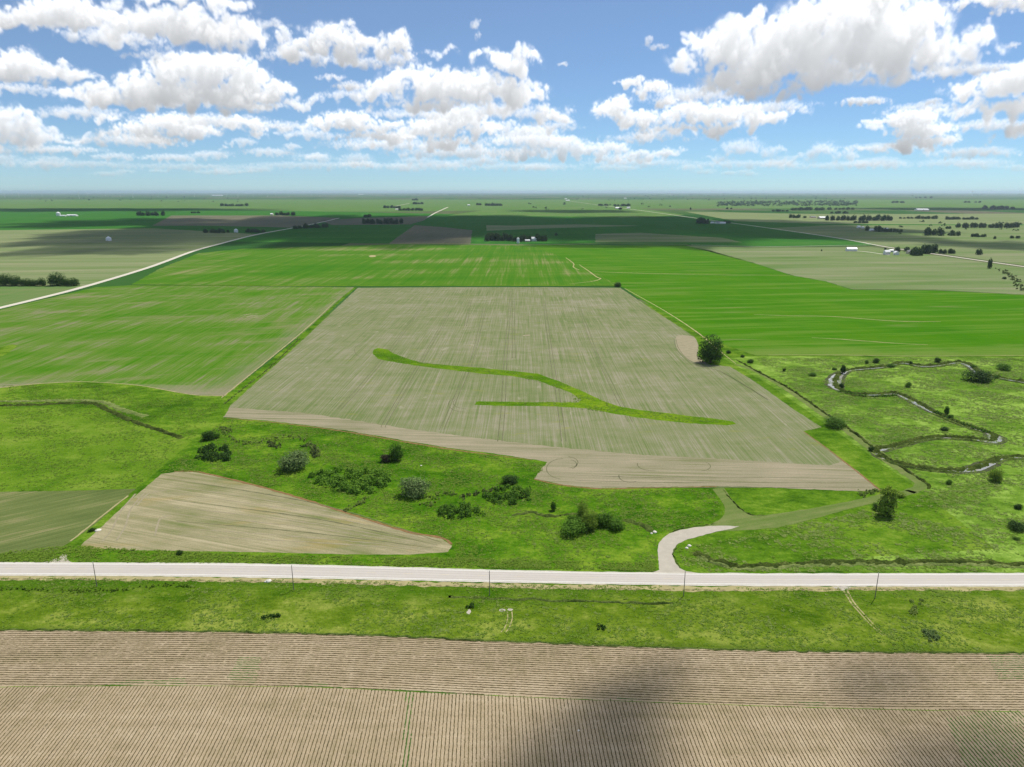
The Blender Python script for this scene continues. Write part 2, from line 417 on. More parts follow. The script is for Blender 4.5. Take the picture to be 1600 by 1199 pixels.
M['bright'] = ground_mat('bright_crop', (.072, .172, .005), (.046, .162, .002), (.026, .122, .002),
    [(1.0, R(84), 5, 260, 3), (1.2, R(70), 90, 60, 3), (.6, HV, 2.5, 120, 2)], .42, (1.5, .07), None,
    [((.115, .205, .026), R(82), 12, 190, .48, .66, .75), ((.185, .200, .075), R(84), 16, 150, .60, .74, .6)], [((.140, .205, .040), (1180, 556), (1620, 557), 45, 30, .8)])
M['streaky'] = ground_mat('streaky_crop', (.240, .225, .105), (.075, .172, .012), (.036, .146, .005),
    [(1.0, HV, 3.2, 240, 3), (1.0, HV, 12, 280, 3), (1.5, R(80), 90, 330, 3)], .56, (2, .07))
M['tan_green'] = ground_mat('far_tan_field', (0.254, 0.260, 0.147), (0.177, 0.217, 0.097), (0.101, 0.175, 0.042),
    [(1.6, R(85), 60, 700, 4), (1.0, R(80), 20, 300, 3)], .47, (3, .07))
M['right_tan'] = ground_mat('right_tan_field', (0.246, 0.241, 0.152), (0.156, 0.204, 0.084), (0.090, 0.166, 0.038),
    [(1.7, R(83), 60, 420, 4), (1.0, R(95), 16, 200, 3)], .50, (3, .07))
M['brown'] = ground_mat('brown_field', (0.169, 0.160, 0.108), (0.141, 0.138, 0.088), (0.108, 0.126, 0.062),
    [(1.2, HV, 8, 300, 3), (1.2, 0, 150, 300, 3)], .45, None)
M['far_green'] = ground_mat('far_green_field', (0.025, 0.118, 0.013), (0.036, 0.140, 0.018), (0.067, 0.162, 0.029),
    [(1.3, R(85), 90, 700, 3), (.8, HV, 14, 400, 2)], .50, None)
M['far_light'] = ground_mat('far_light_field', (0.063, 0.167, 0.028), (0.098, 0.184, 0.046), (0.173, 0.196, 0.086),
    [(1.3, R(85), 80, 700, 3), (.8, HV, 14, 400, 2)], .50, None)
M['waterway'] = pasture('waterway_grass', (0.045, 0.122, 0.004), (0.090, 0.185, 0.006), (0.163, 0.247, 0.013), .5, .8)
M['gravel'] = plain('gravel', (0.409, 0.372, 0.312), .95, .10, 2.5, .05)
M['far_gravel'] = plain('pale_gravel', (.56, .52, .44), .95, .06, 9, .05)
M['bare'] = ground_mat('bare_soil', (0.332, 0.295, 0.207), (0.280, 0.246, 0.163), (0.194, 0.189, 0.101), [(1.5, 0, 5, 3, 3)], .45, (.5, .15))
M['dirt_line'] = plain('dry_grass', (.34, .30, .15), .95, .2, 4, .05)
M['rut'] = plain('wheel_rut', (.130, .132, .072), .95, .25, 6, .05)
M['weed_edge'] = plain('dead_weeds', (.205, .125, .055), .95, .3, 1.5, .05)
M['bank'] = plain('creek_bank', (.060, .070, .032), .95, .3, 2.0, .05)
M['stalk'] = leaf_mat('corn_leaf', (.100, .082, .036), (.170, .140, .058), .3)
M['stalk_green'] = leaf_mat('green_corn_leaf', (.050, .105, .020), (.110, .190, .035), .25)
M['tuft'] = leaf_mat('grass_blade', (0.099, 0.206, 0.011), (0.239, 0.356, 0.039), .45)
M['tuft_pale'] = leaf_mat('pale_grass_blade', (0.162, 0.239, 0.041), (0.283, 0.368, 0.092), .45)
M['reed'] = leaf_mat('reed_blade', (.070, .105, .026), (.165, .205, .070), .4)
M['hay'] = leaf_mat('cut_hay', (.42, .36, .19), (.66, .58, .36), .5)
M['leaf_dark'] = leaf_mat('dark_leaf', (0.020, 0.056, 0.010), (0.073, 0.152, 0.022), .4)
M['leaf_mid'] = leaf_mat('green_leaf', (0.037, 0.104, 0.010), (0.140, 0.275, 0.029), .42)
M['leaf_bright'] = leaf_mat('bright_leaf', (0.049, 0.140, 0.010), (0.207, 0.378, 0.039), .42)
M['leaf_grey'] = leaf_mat('grey_willow_leaf', (0.095, 0.157, 0.050), (0.286, 0.392, 0.140), .4)
M['leaf_olive'] = leaf_mat('olive_leaf', (0.109, 0.191, 0.018), (0.365, 0.502, 0.073), .42)
M['leaf_red'] = leaf_mat('purple_brown_leaf', (.030, .026, .014), (.085, .062, .040), .2)
M['far_leaf'] = leaf_mat('far_leaf', (.020, .052, .014), (.060, .115, .026), .35)
M['bark'] = plain('bark', (.10, .075, .055), .95, .2, .3, .05)
M['white'] = plain('white_paint', (.80, .80, .78), .6, .03, 2)
M['steel'] = plain('galvanised_steel', (.62, .63, .64), .35, .05, 1.5, .5)
M['roof_white'] = plain('white_metal_roof', (.78, .79, .80), .4, .03, 3)
M['roof_grey'] = plain('grey_shingle_roof', (.20, .20, .21), .9, .1, 1)
M['dark'] = plain('dark_opening', (.025, .025, .028), .9)
M['tan_wall'] = plain('tan_siding', (.55, .48, .38), .8, .05, 2)
M['wood'] = plain('weathered_pole', (.20, .175, .15), .9, .15, .4, .05)
M['rock'] = plain('limestone', (.66, .63, .56), .9, .15, .6, .1)
def water_mat():
    b = NB('creek_water')
    n = b.noise(.3, 1.2, .6, 3, .5)
    s = b.bsdf((.330, .320, .290), .10, b.bump(n, .25, .05), .5)
    return b.done(s)
M['water'] = water_mat()
def road_mat():
    b = NB('concrete_road')
    n1 = b.noise(TAU, .9, 70, 3, .6); n2 = b.noise(TAU, 2.2, 220, 2, .5); n3 = b.noise(0, .8, .8, 3, .7)
    f = b.math('MULTIPLY_ADD', b.math('SUBTRACT', n1, .5), 1.1, .5)
    f = b.math('MULTIPLY_ADD', b.math('SUBTRACT', n2, .5), .9, f)
    f = b.math('MULTIPLY_ADD', b.math('SUBTRACT', n3, .5), .35, f)
    c = b.ramp(f, [(0, (.400, .368, .335)), (.5, (.475, .438, .402)), (1, (.550, .512, .470))])
    return b.done(b.bsdf(c, .85, None, .2))
M['road'] = road_mat()
M['road_worn'] = plain('worn_concrete', (.435, .402, .368), .85, .06, 3, .2)
M['line_white'] = plain('white_road_paint', (.74, .73, .70), .7, .06, 3)
M['line_yellow'] = plain('faded_yellow_paint', (.60, .50, .30), .7, .1, 3)
M['shoulder'] = plain('pale_gravel_shoulder', (0.515, 0.488, 0.423), .95, .14, 1.2, .05)

def far_ground_mat():
    """beyond the modelled parcels: the county's grid of quarter-mile fields"""
    b = NB('far_farmland')
    mp = b.map(HV, 420, 820, 1e6)
    wn = b.new('ShaderNodeTexWhiteNoise'); wn.noise_dimensions = '2D'
    fl = b.new('ShaderNodeVectorMath'); fl.operation = 'FLOOR'; b.put(fl.inputs[0], mp); b.put(wn.inputs[0], fl.outputs[0])
    mp2 = b.map(HV, 1650, 1650, 1e6, (300, 700, 0))
    fl2 = b.new('ShaderNodeVectorMath'); fl2.operation = 'FLOOR'; b.put(fl2.inputs[0], mp2)
    wn2 = b.new('ShaderNodeTexWhiteNoise'); wn2.noise_dimensions = '2D'; b.put(wn2.inputs[0], fl2.outputs[0])
    f = b.math('ADD', b.math('MULTIPLY', wn.outputs[0], .65), b.math('MULTIPLY', wn2.outputs[0], .35))
    f = b.math('MULTIPLY_ADD', b.math('SUBTRACT', b.noise(R(80), 300, 1500, 3), .5), .5, f)
    c = b.ramp(f, [(.1, (.020, .070, .014)), (.32, (.032, .100, .020)), (.5, (.055, .118, .030)), (.66, (.085, .125, .045)), (.82, (.130, .130, .075)), (.95, (.095, .092, .068))])
    woods = b.math('DIVIDE', b.math('SUBTRACT', b.noise(R(85), 260, 1500, 4, .6), .60), .05, clamp=True)
    c = b.mix(b.math('MULTIPLY', woods, .8), c, (.022, .050, .018))
    return b.done(b.bsdf(c, 1.0, None, 0.0))
M['far_ground'] = far_ground_mat()

# ------------------------------------------------------------------ the ground
def polar_ground():
    rad = [0, 300, 700, 1500, 3000, 6000, 12000, 24000, 48000, 90000, 140000]
    n = 72
    v = [(0, 0, 0)]
    for r in rad[1:]:
        for k in range(n): v.append((r * math.cos(2 * math.pi * k / n), r * math.sin(2 * math.pi * k / n), 0))
    f = [(0, 1 + k, 1 + (k + 1) % n) for k in range(n)]
    for j in range(len(rad) - 2):
        a, b = 1 + j * n, 1 + (j + 1) * n
        for k in range(n):
            k2 = (k + 1) % n
            f.append((a + k, b + k, b + k2, a + k2))
    return mesh_np('ground', v, f)
tag(link_obj('ground', polar_ground(), M['far_ground']), 'flat farmland running out to the horizon', kind='structure')

def haze_box():
    s, z0, z1 = 150000.0, -1.0, 196.0
    v = [(x, y, z) for z in (z0, z1) for x, y in ((-s, -s), (s, -s), (s, s), (-s, s))]
    f = [(3, 2, 1, 0), (4, 5, 6, 7), (0, 1, 5, 4), (1, 2, 6, 5), (2, 3, 7, 6), (3, 0, 4, 7)]
    m = bpy.data.materials.new('haze'); m.use_nodes = True
    nt = m.node_tree; nt.nodes.clear()
    out = nt.nodes.new('ShaderNodeOutputMaterial'); pv = nt.nodes.new('ShaderNodeVolumePrincipled')
    pv.inputs['Color'].default_value = (.66, .80, 1.0, 1); pv.inputs['Density'].default_value = HAZE_DENSITY; pv.inputs['Anisotropy'].default_value = .35
    nt.links.new(pv.outputs[0], out.inputs['Volume'])
    o = link_obj('haze', mesh_np('haze', v, f), m)
    tag(o, 'pale summer haze over the far fields', kind='stuff')
haze_box()

def catmull(p, closed, n=8):
    out = []; N = len(p)
    for i in range(N if closed else N - 1):
        g = lambda k: np.array(p[(i + k) % N] if closed else p[min(max(i + k, 0), N - 1)], float)
        a, b, c, d = g(-1), g(0), g(1), g(2)
        for j in range(n):
            t = j / n
            out.append(.5 * ((2 * b) + (c - a) * t + (2 * a - 5 * b + 4 * c - d) * t * t + (3 * b - a - 3 * c + d) * t ** 3))
    if not closed: out.append(np.array(p[-1], float))
    return out
def densify(g, closed, k=.006, jit=.3):
    """subdivide a ground outline and make its edge uneven"""
    out = []; N = len(g)
    for i in range(N if closed else N - 1):
        a, b = np.array(g[i]), np.array(g[(i + 1) % N])
        L = np.linalg.norm(b - a)
        if L < 1e-6: continue
        st = max(1.2, k * max(120, min(a[1], b[1])))
        m = min(400, max(1, int(L / st)))
        nrm = np.array([-(b - a)[1], (b - a)[0]]) / L
        for j in range(m):
            p = a + (b - a) * j / m
            q = mnoise.noise((p[0] / st / 2.3, p[1] / st / 2.3, 0)) + .6 * mnoise.noise((p[0] / st / .9, p[1] / st / .9, 5))
            out.append(p + nrm * q * jit * st)
    if not closed: out.append(np.array(g[-1]))
    return out
def sheet(name, px, mat, z, label=None, curve=False, jit=.3, kind='structure', k=.006):
    p = catmull(px, True) if curve else px
    g = densify([at(*q) for q in p], True, k, jit)
    me = mesh_np(name, [(q[0], q[1], z) for q in g], [tuple(range(len(g)))])
    o = link_obj(name, me, M[mat])
    if me.polygons[0].normal.z < 0: me.flip_normals()
    return tag(o, label, kind=kind)
def ribbon_mesh(name, g, w, z, jit=0.0, seed=0):
    """g: ground points; w: a width or one per point"""
    g = [np.array(q, float) for q in g]; n = len(g)
    w = [w] * n if isinstance(w, (int, float)) else list(w)
    if len(w) != n: w = list(np.interp(np.linspace(0, 1, n), np.linspace(0, 1, len(w)), w))
    v = []
    for i in range(n):
        d = g[min(i + 1, n - 1)] - g[max(i - 1, 0)]; d /= max(np.linalg.norm(d), 1e-6)
        nr = np.array([-d[1], d[0]])
        ja = 1 + jit * mnoise.noise((g[i][0] * .31, g[i][1] * .31, seed)); jb = 1 + jit * mnoise.noise((g[i][0] * .31, g[i][1] * .31, seed + 9))
        a, b = g[i] - nr * w[i] / 2 * ja, g[i] + nr * w[i] / 2 * jb
        v += [(a[0], a[1], z), (b[0], b[1], z)]
    f = np.array([(2 * i, 2 * i + 2, 2 * i + 3, 2 * i + 1) for i in range(n - 1)], np.int32)
    return mesh_np(name, v, f)
def ribbon(name, px, w, mat, z, label=None, jit=.0, kind='structure', n=8):
    g = densify([at(*q) for q in catmull(px, False, n)], False, .006, 0)
    me = ribbon_mesh(name, g, w, z, jit)
    return tag(link_obj(name, me, M[mat]), label, kind=kind)

# near grassland, then every parcel on top of it
sheet('grassland', [(-900, 1060), (2500, 1060), (2500, 700), (2300, 553), (1620, 556), (1180, 555), (1000, 470), (540, 470), (380, 600), (-500, 590)], 'grass', .02, 'green grassland round the fields', jit=0)
sheet('left_pasture', [(-500, 640), (0, 639), (100, 637), (150, 637), (182, 655), (230, 672), (285, 686), (300, 690), (230, 750), (212, 764), (110, 767), (-500, 772)], 'left_pasture', .035, 'bright pasture left of the brown field')
sheet('draw_grass', [(350, 652), (440, 660), (540, 673), (700, 700), (860, 722), (1130, 764), (1125, 805), (1045, 832), (1028, 850), (1028, 893), (700, 886), (140, 868), (230, 750), (310, 690)], 'draw', .03, 'deep green grass of the draw with scattered shrubs')
sheet('verge', [(-900, 902), (0, 901), (400, 905), (800, 912), (1200, 917), (1600, 918), (2500, 916), (2500, 1035), (1600, 1023), (1066, 1015), (533, 993), (0, 986), (-900, 975)], 'verge', .03, 'rough grass verge between the road and the near field')
sheet('meadow', [(1130, 560), (1180, 557), (1620, 558), (2300, 556), (2500, 700), (2500, 893), (1600, 894), (1250, 893), (1200, 880), (1555, 858), (1440, 768), (1300, 670), (1200, 600)], 'meadow', .03, 'light green meadow round the winding creek')
sheet('dark_crop_field', [(-500, 772), (0, 769), (110, 767), (212, 764), (188, 786), (135, 830), (105, 850), (80, 863), (0, 866), (-500, 864)], 'dark_crop', .045, 'dark green young crop at the left, above the road')
sheet('left_crop_field', [(-500, 640), (-500, 545), (0, 484), (60, 470), (150, 449), (205, 446), (556, 449), (480, 515), (420, 562), (352, 619), (300, 617), (220, 603), (160, 598), (120, 597), (60, 600), (0, 606)], 'left_field', .05, 'streaked green crop left of the brown field')
sheet('grass_corner', [(-200, 560), (0, 543), (20, 538), (28, 540), (15, 551), (0, 558), (-200, 580)], 'grass', .065, curve=False)

# the middle field
main = [(559, 450), (700, 449), (850, 449), (969, 450), (1020, 484), (1060, 510), (1085, 527), (1092, 540), (1090, 556), (1108, 570), (1140, 573), (1180, 597), (1240, 640), (1284, 668), (1256, 674), (1300, 706), (1345, 741), (1375, 766),
        (1340, 768), (1200, 762), (1100, 760), (1000, 762), (930, 763), (875, 757), (834, 748), (845, 735), (856, 722), (800, 713), (700, 700), (600, 683), (540, 673), (440, 660), (350, 652), (360, 634), (420, 580), (480, 525), (520, 487)]
sheet('middle_field', main, 'main', .05, 'grey brown field of young crop in the middle', jit=.18)
sheet('field_headland', [(350, 652), (358, 637), (400, 640), (480, 646), (540, 655), (640, 671), (740, 684), (860, 698), (1000, 711), (1100, 716), (1200, 722), (1295, 728), (1318, 720), (1345, 741), (1375, 766),
        (1340, 768), (1200, 762), (1100, 760), (1000, 762), (930, 763), (875, 757), (834, 748), (845, 735), (856, 722), (800, 713), (700, 700), (600, 683), (540, 673), (440, 660)], 'headland', .06, 'pale turned headland along the lower edge of the middle field', jit=.5)
sheet('bare_patch', [(1056, 528), (1066, 524), (1085, 528), (1092, 541), (1090, 556), (1102, 568), (1085, 566), (1068, 556), (1058, 543)], 'bare', .062, 'bare tan soil curving round the big tree', curve=True)
for y_, k_ in ((0, 0), (3.5, 1)):
    ribbon('wheel_rut', [(1053 + y_, 530 + k_), (1056 + y_, 543), (1066 + y_, 557), (1080 + y_, 567), (1100, 574 + k_), (1130, 583), (1200, 625)], .45, 'rut', .07, n=6)
sheet('front_field', [(252, 741), (275, 738), (305, 738), (330, 743), (400, 760), (460, 777), (520, 796), (580, 815), (640, 833), (690, 842), (706, 853), (700, 863), (640, 867), (560, 867), (400, 863), (200, 860), (134, 858), (126, 853), (160, 822), (200, 785)], 'front', .05, 'pale triangular field in front of the draw', jit=.22)
ribbon('weed_margin', [(272, 737), (305, 737), (330, 742), (400, 759), (460, 776), (520, 795), (580, 814), (640, 832), (690, 841), (706, 851)], [.6, 1.0, 1.3, 1.3, 1.2, 1.2, 1.4, 1.0], 'weed_edge', .07, 'reddish dead weeds along the front field', jit=.9)
ribbon('weed_margin', [(1256, 675), (1300, 707), (1345, 742), (1376, 767)], [.5, .9, .8], 'weed_edge', .07, jit=.9)
ribbon('weed_margin', [(354, 654), (440, 662), (540, 675), (700, 702), (830, 719)], [.5, .9, 1.2, 1.2, .5], 'weed_edge', .07, jit=1.0)
ribbon('weed_margin', [(835, 749), (875, 758), (935, 764), (1000, 763), (1100, 761), (1120, 761)], [1.0, .9, .5], 'weed_edge', .07, jit=.9)

# grassed waterways in it
sheet('grass_waterway', [(583, 547), (590, 544), (604, 546), (616, 553), (640, 562), (664, 568), (700, 571), (760, 576), (800, 580), (840, 584), (868, 594), (890, 603), (915, 614), (940, 626), (970, 636), (1000, 641), (1060, 648), (1110, 654), (1145, 659), (1150, 663), (1135, 665), (1080, 662), (1020, 656), (960, 647), (920, 639), (860, 635), (800, 635), (742, 633), (744, 628), (800, 628), (860, 629), (904, 629), (908, 625), (890, 613), (862, 603), (840, 595), (800, 588), (760, 585), (700, 578), (660, 573), (620, 567), (590, 561), (582, 553)], 'waterway', .075, 'forked green grass waterway across the middle field', jit=.35)
# spray and planter wheel tracks
for pts in (((700, 492), (668, 548), (605, 655), (600, 668)), ((757, 482), (738, 560), (712, 622), (690, 672)), ((660, 478), (612, 545), (560, 608), (530, 640)), ((799, 455), (790, 560), (786, 640), (781, 690)),
            ((802, 470), (803, 560)), ((850, 470), (862, 560), (872, 620), (881, 690)), ((905, 480), (935, 560), (985, 660)), ((735, 470), (727, 510))):
    g = [np.array(at(*q)) for q in catmull(list(pts), False, 6)]
    for s in (-1.1, 1.1):
        gg = [q + np.array([s, 0]) for q in g]
        me = ribbon_mesh('wheel_rut', gg, .42, .072, .6)
        tag(link_obj('wheel_rut', me, M['rut']), kind='structure')
def loop_track(c, rx, ry, a0, a1, w=.4, mat='rut'):
    pts = [(c[0] + rx * math.cos(R(a)), c[1] + ry * math.sin(R(a))) for a in np.linspace(a0, a1, 10)]
    ribbon('wheel_rut', pts, w, mat, .078, n=4)
loop_track((880, 733), 26, 16, 100, 270); loop_track((885, 723), 18, 9, -80, 80); loop_track((890, 726), 11, 7, -80, 70)
loop_track((985, 744), 18, 10, 60, 190); loop_track((1020, 726), 24, 10, 80, 190); loop_track((1096, 729), 14, 7, -60, 90)
loop_track((725, 632), 24, 12, 90, 230); loop_track((728, 630), 20, 9, 90, 230); loop_track((570, 548), 16, 11, 100, 260)
for i, q in enumerate([((212, 772), (188, 800), (176, 826), (160, 846)), ((228, 768), (205, 795), (196, 822), (182, 845)), ((260, 766), (232, 772), (214, 790)), ((268, 805), (250, 812), (242, 838))]):
    ribbon('tyre_trail', list(q), .7, 'bare', .078, jit=.5)

for k in range(9):
    t = k / 9
    a, b = (262 + 20 * t, 748 + 100 * t), (690 - 20 * t, 848 + 13 * t)
    m_ = ((a[0] + b[0]) / 2 + 30 * (1 - t), (a[1] + b[1]) / 2 - 8 * (1 - t))
    ribbon('harrow_line', [a, m_, b], [.2, .5, .5, .2], 'bare' if k % 3 else 'rut', .077, jit=1.2)
for k in range(5):
    ribbon('harrow_line', [(860 + 20 * k, 741 + 5 * k), (1000, 746 + 4 * k), (1150, 746 + 4 * k), (1330 + 8 * k, 748 + 3.5 * k)], [.2, .5, .4, .2], 'bare' if k % 2 else 'rut', .078, jit=1.2)

# neighbouring parcels and the far country, by their real places
Z = .15
sheet('far_light_field', [(-1500, 312), (3000, 312), (3000, 327), (1700, 326), (1000, 326), (600, 331), (-1500, 327)], 'far_light', .10, jit=0)
sheet('far_green_field', [(-900, 327), (250, 326), (1100, 342), (1250, 342), (3000, 327), (3000, 385), (1075, 383), (620, 381), (-900, 362)], 'far_green', .12, jit=0)
sheet('far_tan_field', [(-1200, 361), (0, 360), (240, 357), (400, 366), (455, 357), (380, 372), (300, 393), (230, 419), (130, 449), (0, 482), (-1200, 640)], 'tan_green', .14, 'pale tan green field beyond the left gravel road')
sheet('small_green_field', [(-300, 452), (0, 448), (128, 446), (100, 457), (0, 481), (-300, 540)], 'far_light', .16)
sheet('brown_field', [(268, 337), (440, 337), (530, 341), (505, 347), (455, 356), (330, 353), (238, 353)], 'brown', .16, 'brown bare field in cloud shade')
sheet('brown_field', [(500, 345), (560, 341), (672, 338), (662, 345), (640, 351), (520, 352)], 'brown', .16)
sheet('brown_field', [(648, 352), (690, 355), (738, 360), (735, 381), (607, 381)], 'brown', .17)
sheet('far_light_field', [(760, 352), (800, 353), (900, 351), (1000, 353), (850, 357), (760, 361)], 'tan_green', .17)
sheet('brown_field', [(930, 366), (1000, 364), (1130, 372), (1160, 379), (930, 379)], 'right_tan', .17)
sheet('far_light_field', [(860, 322), (1000, 326), (1070, 336), (1000, 340), (700, 337), (760, 328)], 'far_light', .14)
sheet('right_far_field', [(1070, 331), (1300, 335), (3000, 330), (3000, 352), (1500, 351), (1290, 350), (1150, 346)], 'tan_green', .14)
sheet('right_far_field', [(1200, 357), (1300, 352), (3000, 352), (3000, 415), (1600, 415), (1480, 398), (1390, 386), (1310, 372)], 'right_tan', .15)
sheet('far_green_field', [(1090, 346), (1190, 357), (1300, 372), (1360, 384), (1200, 386), (1080, 384), (1180, 371)], 'far_green', .16)
sheet('streaky_field', [(205, 445), (250, 420), (310, 396), (380, 389), (620, 382), (830, 384), (880, 400), (912, 415), (938, 430), (962, 446), (850, 447), (560, 447)], 'streaky', .16, 'green field with tan streaks beyond the brown field')
sheet('bright_field', [(830, 383), (1070, 384), (1110, 392), (1180, 412), (1235, 430), (1100, 430), (925, 428), (885, 405)], 'bright', .17, 'brilliant green crop beyond the middle field')
sheet('right_tan_field', [(1072, 384), (1200, 387), (1360, 386), (1480, 402), (1600, 419), (1900, 459), (1640, 463), (1460, 453), (1330, 452), (1290, 440), (1235, 430), (1180, 412)], 'right_tan', .17, 'pale brown field at the right, below the gravel road')
sheet('right_bright_field', [(972, 449), (925, 428), (1100, 430), (1235, 430), (1290, 440), (1330, 453), (1460, 454), (1640, 463), (1900, 463), (2400, 480), (2400, 560), (1620, 557), (1180, 556), (1120, 535), (1094, 523), (1030, 487)], 'bright', .12, 'brilliant green crop right of the middle field')
ribbon('dry_grass_line', [(925, 424), (960, 426), (1030, 428), (1150, 430), (1235, 431)], [1.2, 3.2, 2, 1.0], 'dirt_line', .19, jit=.8)
ribbon('dry_grass_line', [(884, 403), (896, 412), (896, 418), (905, 422)], 1.6, 'dirt_line', .19, jit=.8)
ribbon('dry_grass_line', [(905, 414), (920, 424), (932, 433), (938, 436), (925, 440), (890, 444)], [1, 2, 2.4, .8], 'dirt_line', .19, jit=.6)
ribbon('dry_grass_line', [(1178, 492), (1240, 494), (1300, 495), (1380, 501), (1420, 503), (1470, 503)], [.8, 1.6, 2, 1.8, 2, .8], 'dirt_line', .19, jit=.6)
ribbon('dry_grass_line', [(1268, 528), (1320, 531), (1400, 537), (1450, 539)], [.6, 1.6, 1.6, .6], 'dirt_line', .19, jit=.8)
ribbon('dry_grass_line', [(1200, 555), (1300, 555), (1420, 557), (1600, 556)], [.5, .8, .7, .6], 'dirt_line', .19, jit=.8)
ribbon('grass_strip', [(205, 447), (350, 446.5), (560, 447), (760, 446.5), (962, 447)], 5, 'waterway', .2, 'dark grass strip along the far side of the middle field', jit=.4)
ribbon('dry_grass_line', [(0, 606), (60, 600), (120, 597), (160, 598), (220, 603), (300, 617), (352, 619)], [1.6, 1.2, 1.0, .8, .8, .8], 'dirt_line', .07, jit=.9)
ribbon('grass_strip', [(354, 622), (425, 565), (485, 513), (530, 471), (556, 449)], [5, 4, 4, 4], 'draw', .065, 'grass strip along the left edge of the middle field', jit=.5)
ribbon('dry_grass_line', [(346, 622), (420, 562), (480, 512), (524, 471)], [.8, .9, .7], 'dirt_line', .07, jit=.9)
ribbon('dry_grass_line', [(200, 775), (160, 806), (128, 832), (110, 846)], [.7, .7], 'dirt_line', .07, jit=.9)
ribbon('field_track', [(610, 380.5), (700, 381), (830, 383), (940, 381), (1075, 382)], 5, 'dirt_line', .22)
ribbon('field_track', [(1080, 383), (1200, 385.5), (1300, 384), (1358, 383)], 4, 'far_gravel', .22)
ribbon('field_track', [(0, 378.5), (150, 380), (320, 380)], 3, 'dirt_line', .22)

sheet('bare_patch', [(815, 524), (822, 522.5), (832, 523.5), (828, 525.5), (818, 526)], 'bare', .06, 'small pale bare patch in the upper middle field', curve=True, jit=1.2)
sheet('bare_patch', [(575, 400), (583, 399), (591, 400.5), (584, 402), (577, 402)], 'dirt_line', .19, 'tan bare patch in the streaky field', curve=True, jit=1.0)

for p_ in (((374, 493.5), (390, 491.2), (404, 490.6)), ((382, 495.3), (398, 493.6), (419, 492.6)), ((392, 497), (402, 495.6), (412, 495.2))):
    ribbon('bare_patch', list(p_), [.3, 3.2, 2.4, .2], 'bare', .07, 'pale bare streak in the left crop field', jit=1.6)
# roads
north = [(-1200, 868), (-400, 876), (0, 879.3), (200, 880.2), (400, 881.8), (600, 886.5), (800, 892), (1000, 895.3), (1200, 896.8), (1400, 896.8), (1600, 896), (2000, 894), (2800, 888)]
south = [(-1200, 886), (-400, 895), (0, 899.4), (200, 900.3), (400, 902.8), (600, 906.5), (800, 910.8), (1000, 914), (1200, 916), (1400, 916.6), (1600, 916.4), (2000, 914), (2800, 908)]
gn = [np.array(at(*q)) for q in catmull(north, False, 10)]
gs = [np.array(at(*q)) for q in catmull(south, False, 10)]
def strip(name, t0, t1, z, mat, label=None, kind='structure', dash=None, jit=0.0):
    v, f = [], []
    A = [gs[i] + (gn[i] - gs[i]) * t0 for i in range(len(gs))]; B = [gs[i] + (gn[i] - gs[i]) * t1 for i in range(len(gs))]
    if jit:
        A = densify(A, False, .008, jit); B = densify(B, False, .008, jit); n = min(len(A), len(B))
        A = [A[int(i * len(A) / n)] for i in range(n)]; B = [B[int(i * len(B) / n)] for i in range(n)]
    if dash:
        fine = lambda L: [L[i] + (L[i + 1] - L[i]) * j / 12 for i in range(len(L) - 1) for j in range(12)]
        A, B = fine(A), fine(B)
    for a, b in zip(A, B): v += [(a[0], a[1], z), (b[0], b[1], z)]
    d = 0.0
    for i in range(len(A) - 1):
        d += np.linalg.norm(A[i + 1] - A[i])
        if not dash or (d % (dash[0] + dash[1])) < dash[0]: f.append((2 * i, 2 * i + 2, 2 * i + 3, 2 * i + 1))
    return tag(link_obj(name, mesh_np(name, v, f), M[mat]), label, kind=kind)
ribbon('dry_grass_line', [(-80, 903), (0, 903.2), (200, 904.2), (400, 906.7), (600, 911), (800, 916), (1000, 919), (1130, 920.5), (1300, 919.5), (1660, 919.5)], 2.6, 'dirt_line', .05, 'dry trodden strip along the near edge of the highway', jit=.9)
strip('road_shoulder', -.02, 1.03, .09, 'shoulder', 'pale gravel shoulder of the highway', jit=.2)
strip('highway', .085, .935, .11, 'road', 'grey two-lane concrete highway crossing the picture')
for a_, b_ in ((.20, .28), (.37, .45), (.57, .65), (.75, .83)): strip('wheel_path', a_, b_, .114, 'road_worn', 'darker wheel path worn into the highway', jit=.1)
strip('edge_line', .115, .142, .118, 'line_white', 'white edge line of the highway')
strip('edge_line', .880, .907, .118, 'line_white')
strip('center_line', .505, .520, .118, 'line_yellow', 'faded yellow centre dashes of the highway', dash=(3.0, 9.0))

sheet('driveway', [(1018, 895.5), (1030, 891), (1029, 878), (1027.5, 863), (1028.5, 851), (1035, 842), (1046, 834), (1062, 829), (1085, 824.5), (1110, 822), (1135, 822), (1156, 823), (1144, 826.5), (1120, 831), (1098, 837), (1075, 843), (1060, 850), (1052, 859), (1051, 868), (1055, 879), (1062, 888), (1072, 893), (1092, 896.5), (1060, 897.5)], 'gravel', .085, 'curved gravel driveway leaving the highway', jit=.22)
sheet('farm_lane', [(60, 881), (78, 877), (92, 871), (99, 866.5), (104, 868), (103, 874), (114, 880), (90, 881)], 'gravel', .085, 'short pale gravel lane at the left of the highway', jit=.3)
sheet('mown_track', [(1113, 764), (1131, 762), (1140, 776), (1152, 791), (1166, 802), (1182, 806), (1215, 803), (1262, 796), (1310, 787), (1345, 780), (1380, 771), (1420, 766), (1438, 770), (1400, 779), (1350, 790), (1310, 800), (1262, 814), (1215, 825), (1180, 828), (1150, 830), (1130, 830), (1100, 834), (1090, 826), (1110, 819), (1124, 813), (1132, 804), (1133, 794), (1128, 784), (1120, 774)], 'mown', .06, 'mown grass track between the meadow parcels', jit=.2)
ribbon('mown_track', [(1420, 769), (1440, 758), (1420, 742), (1380, 714), (1330, 676), (1280, 642), (1230, 608), (1180, 580), (1150, 570)], [4, 6, 6.5, 6, 5, 4], 'mown', .06, jit=.3)
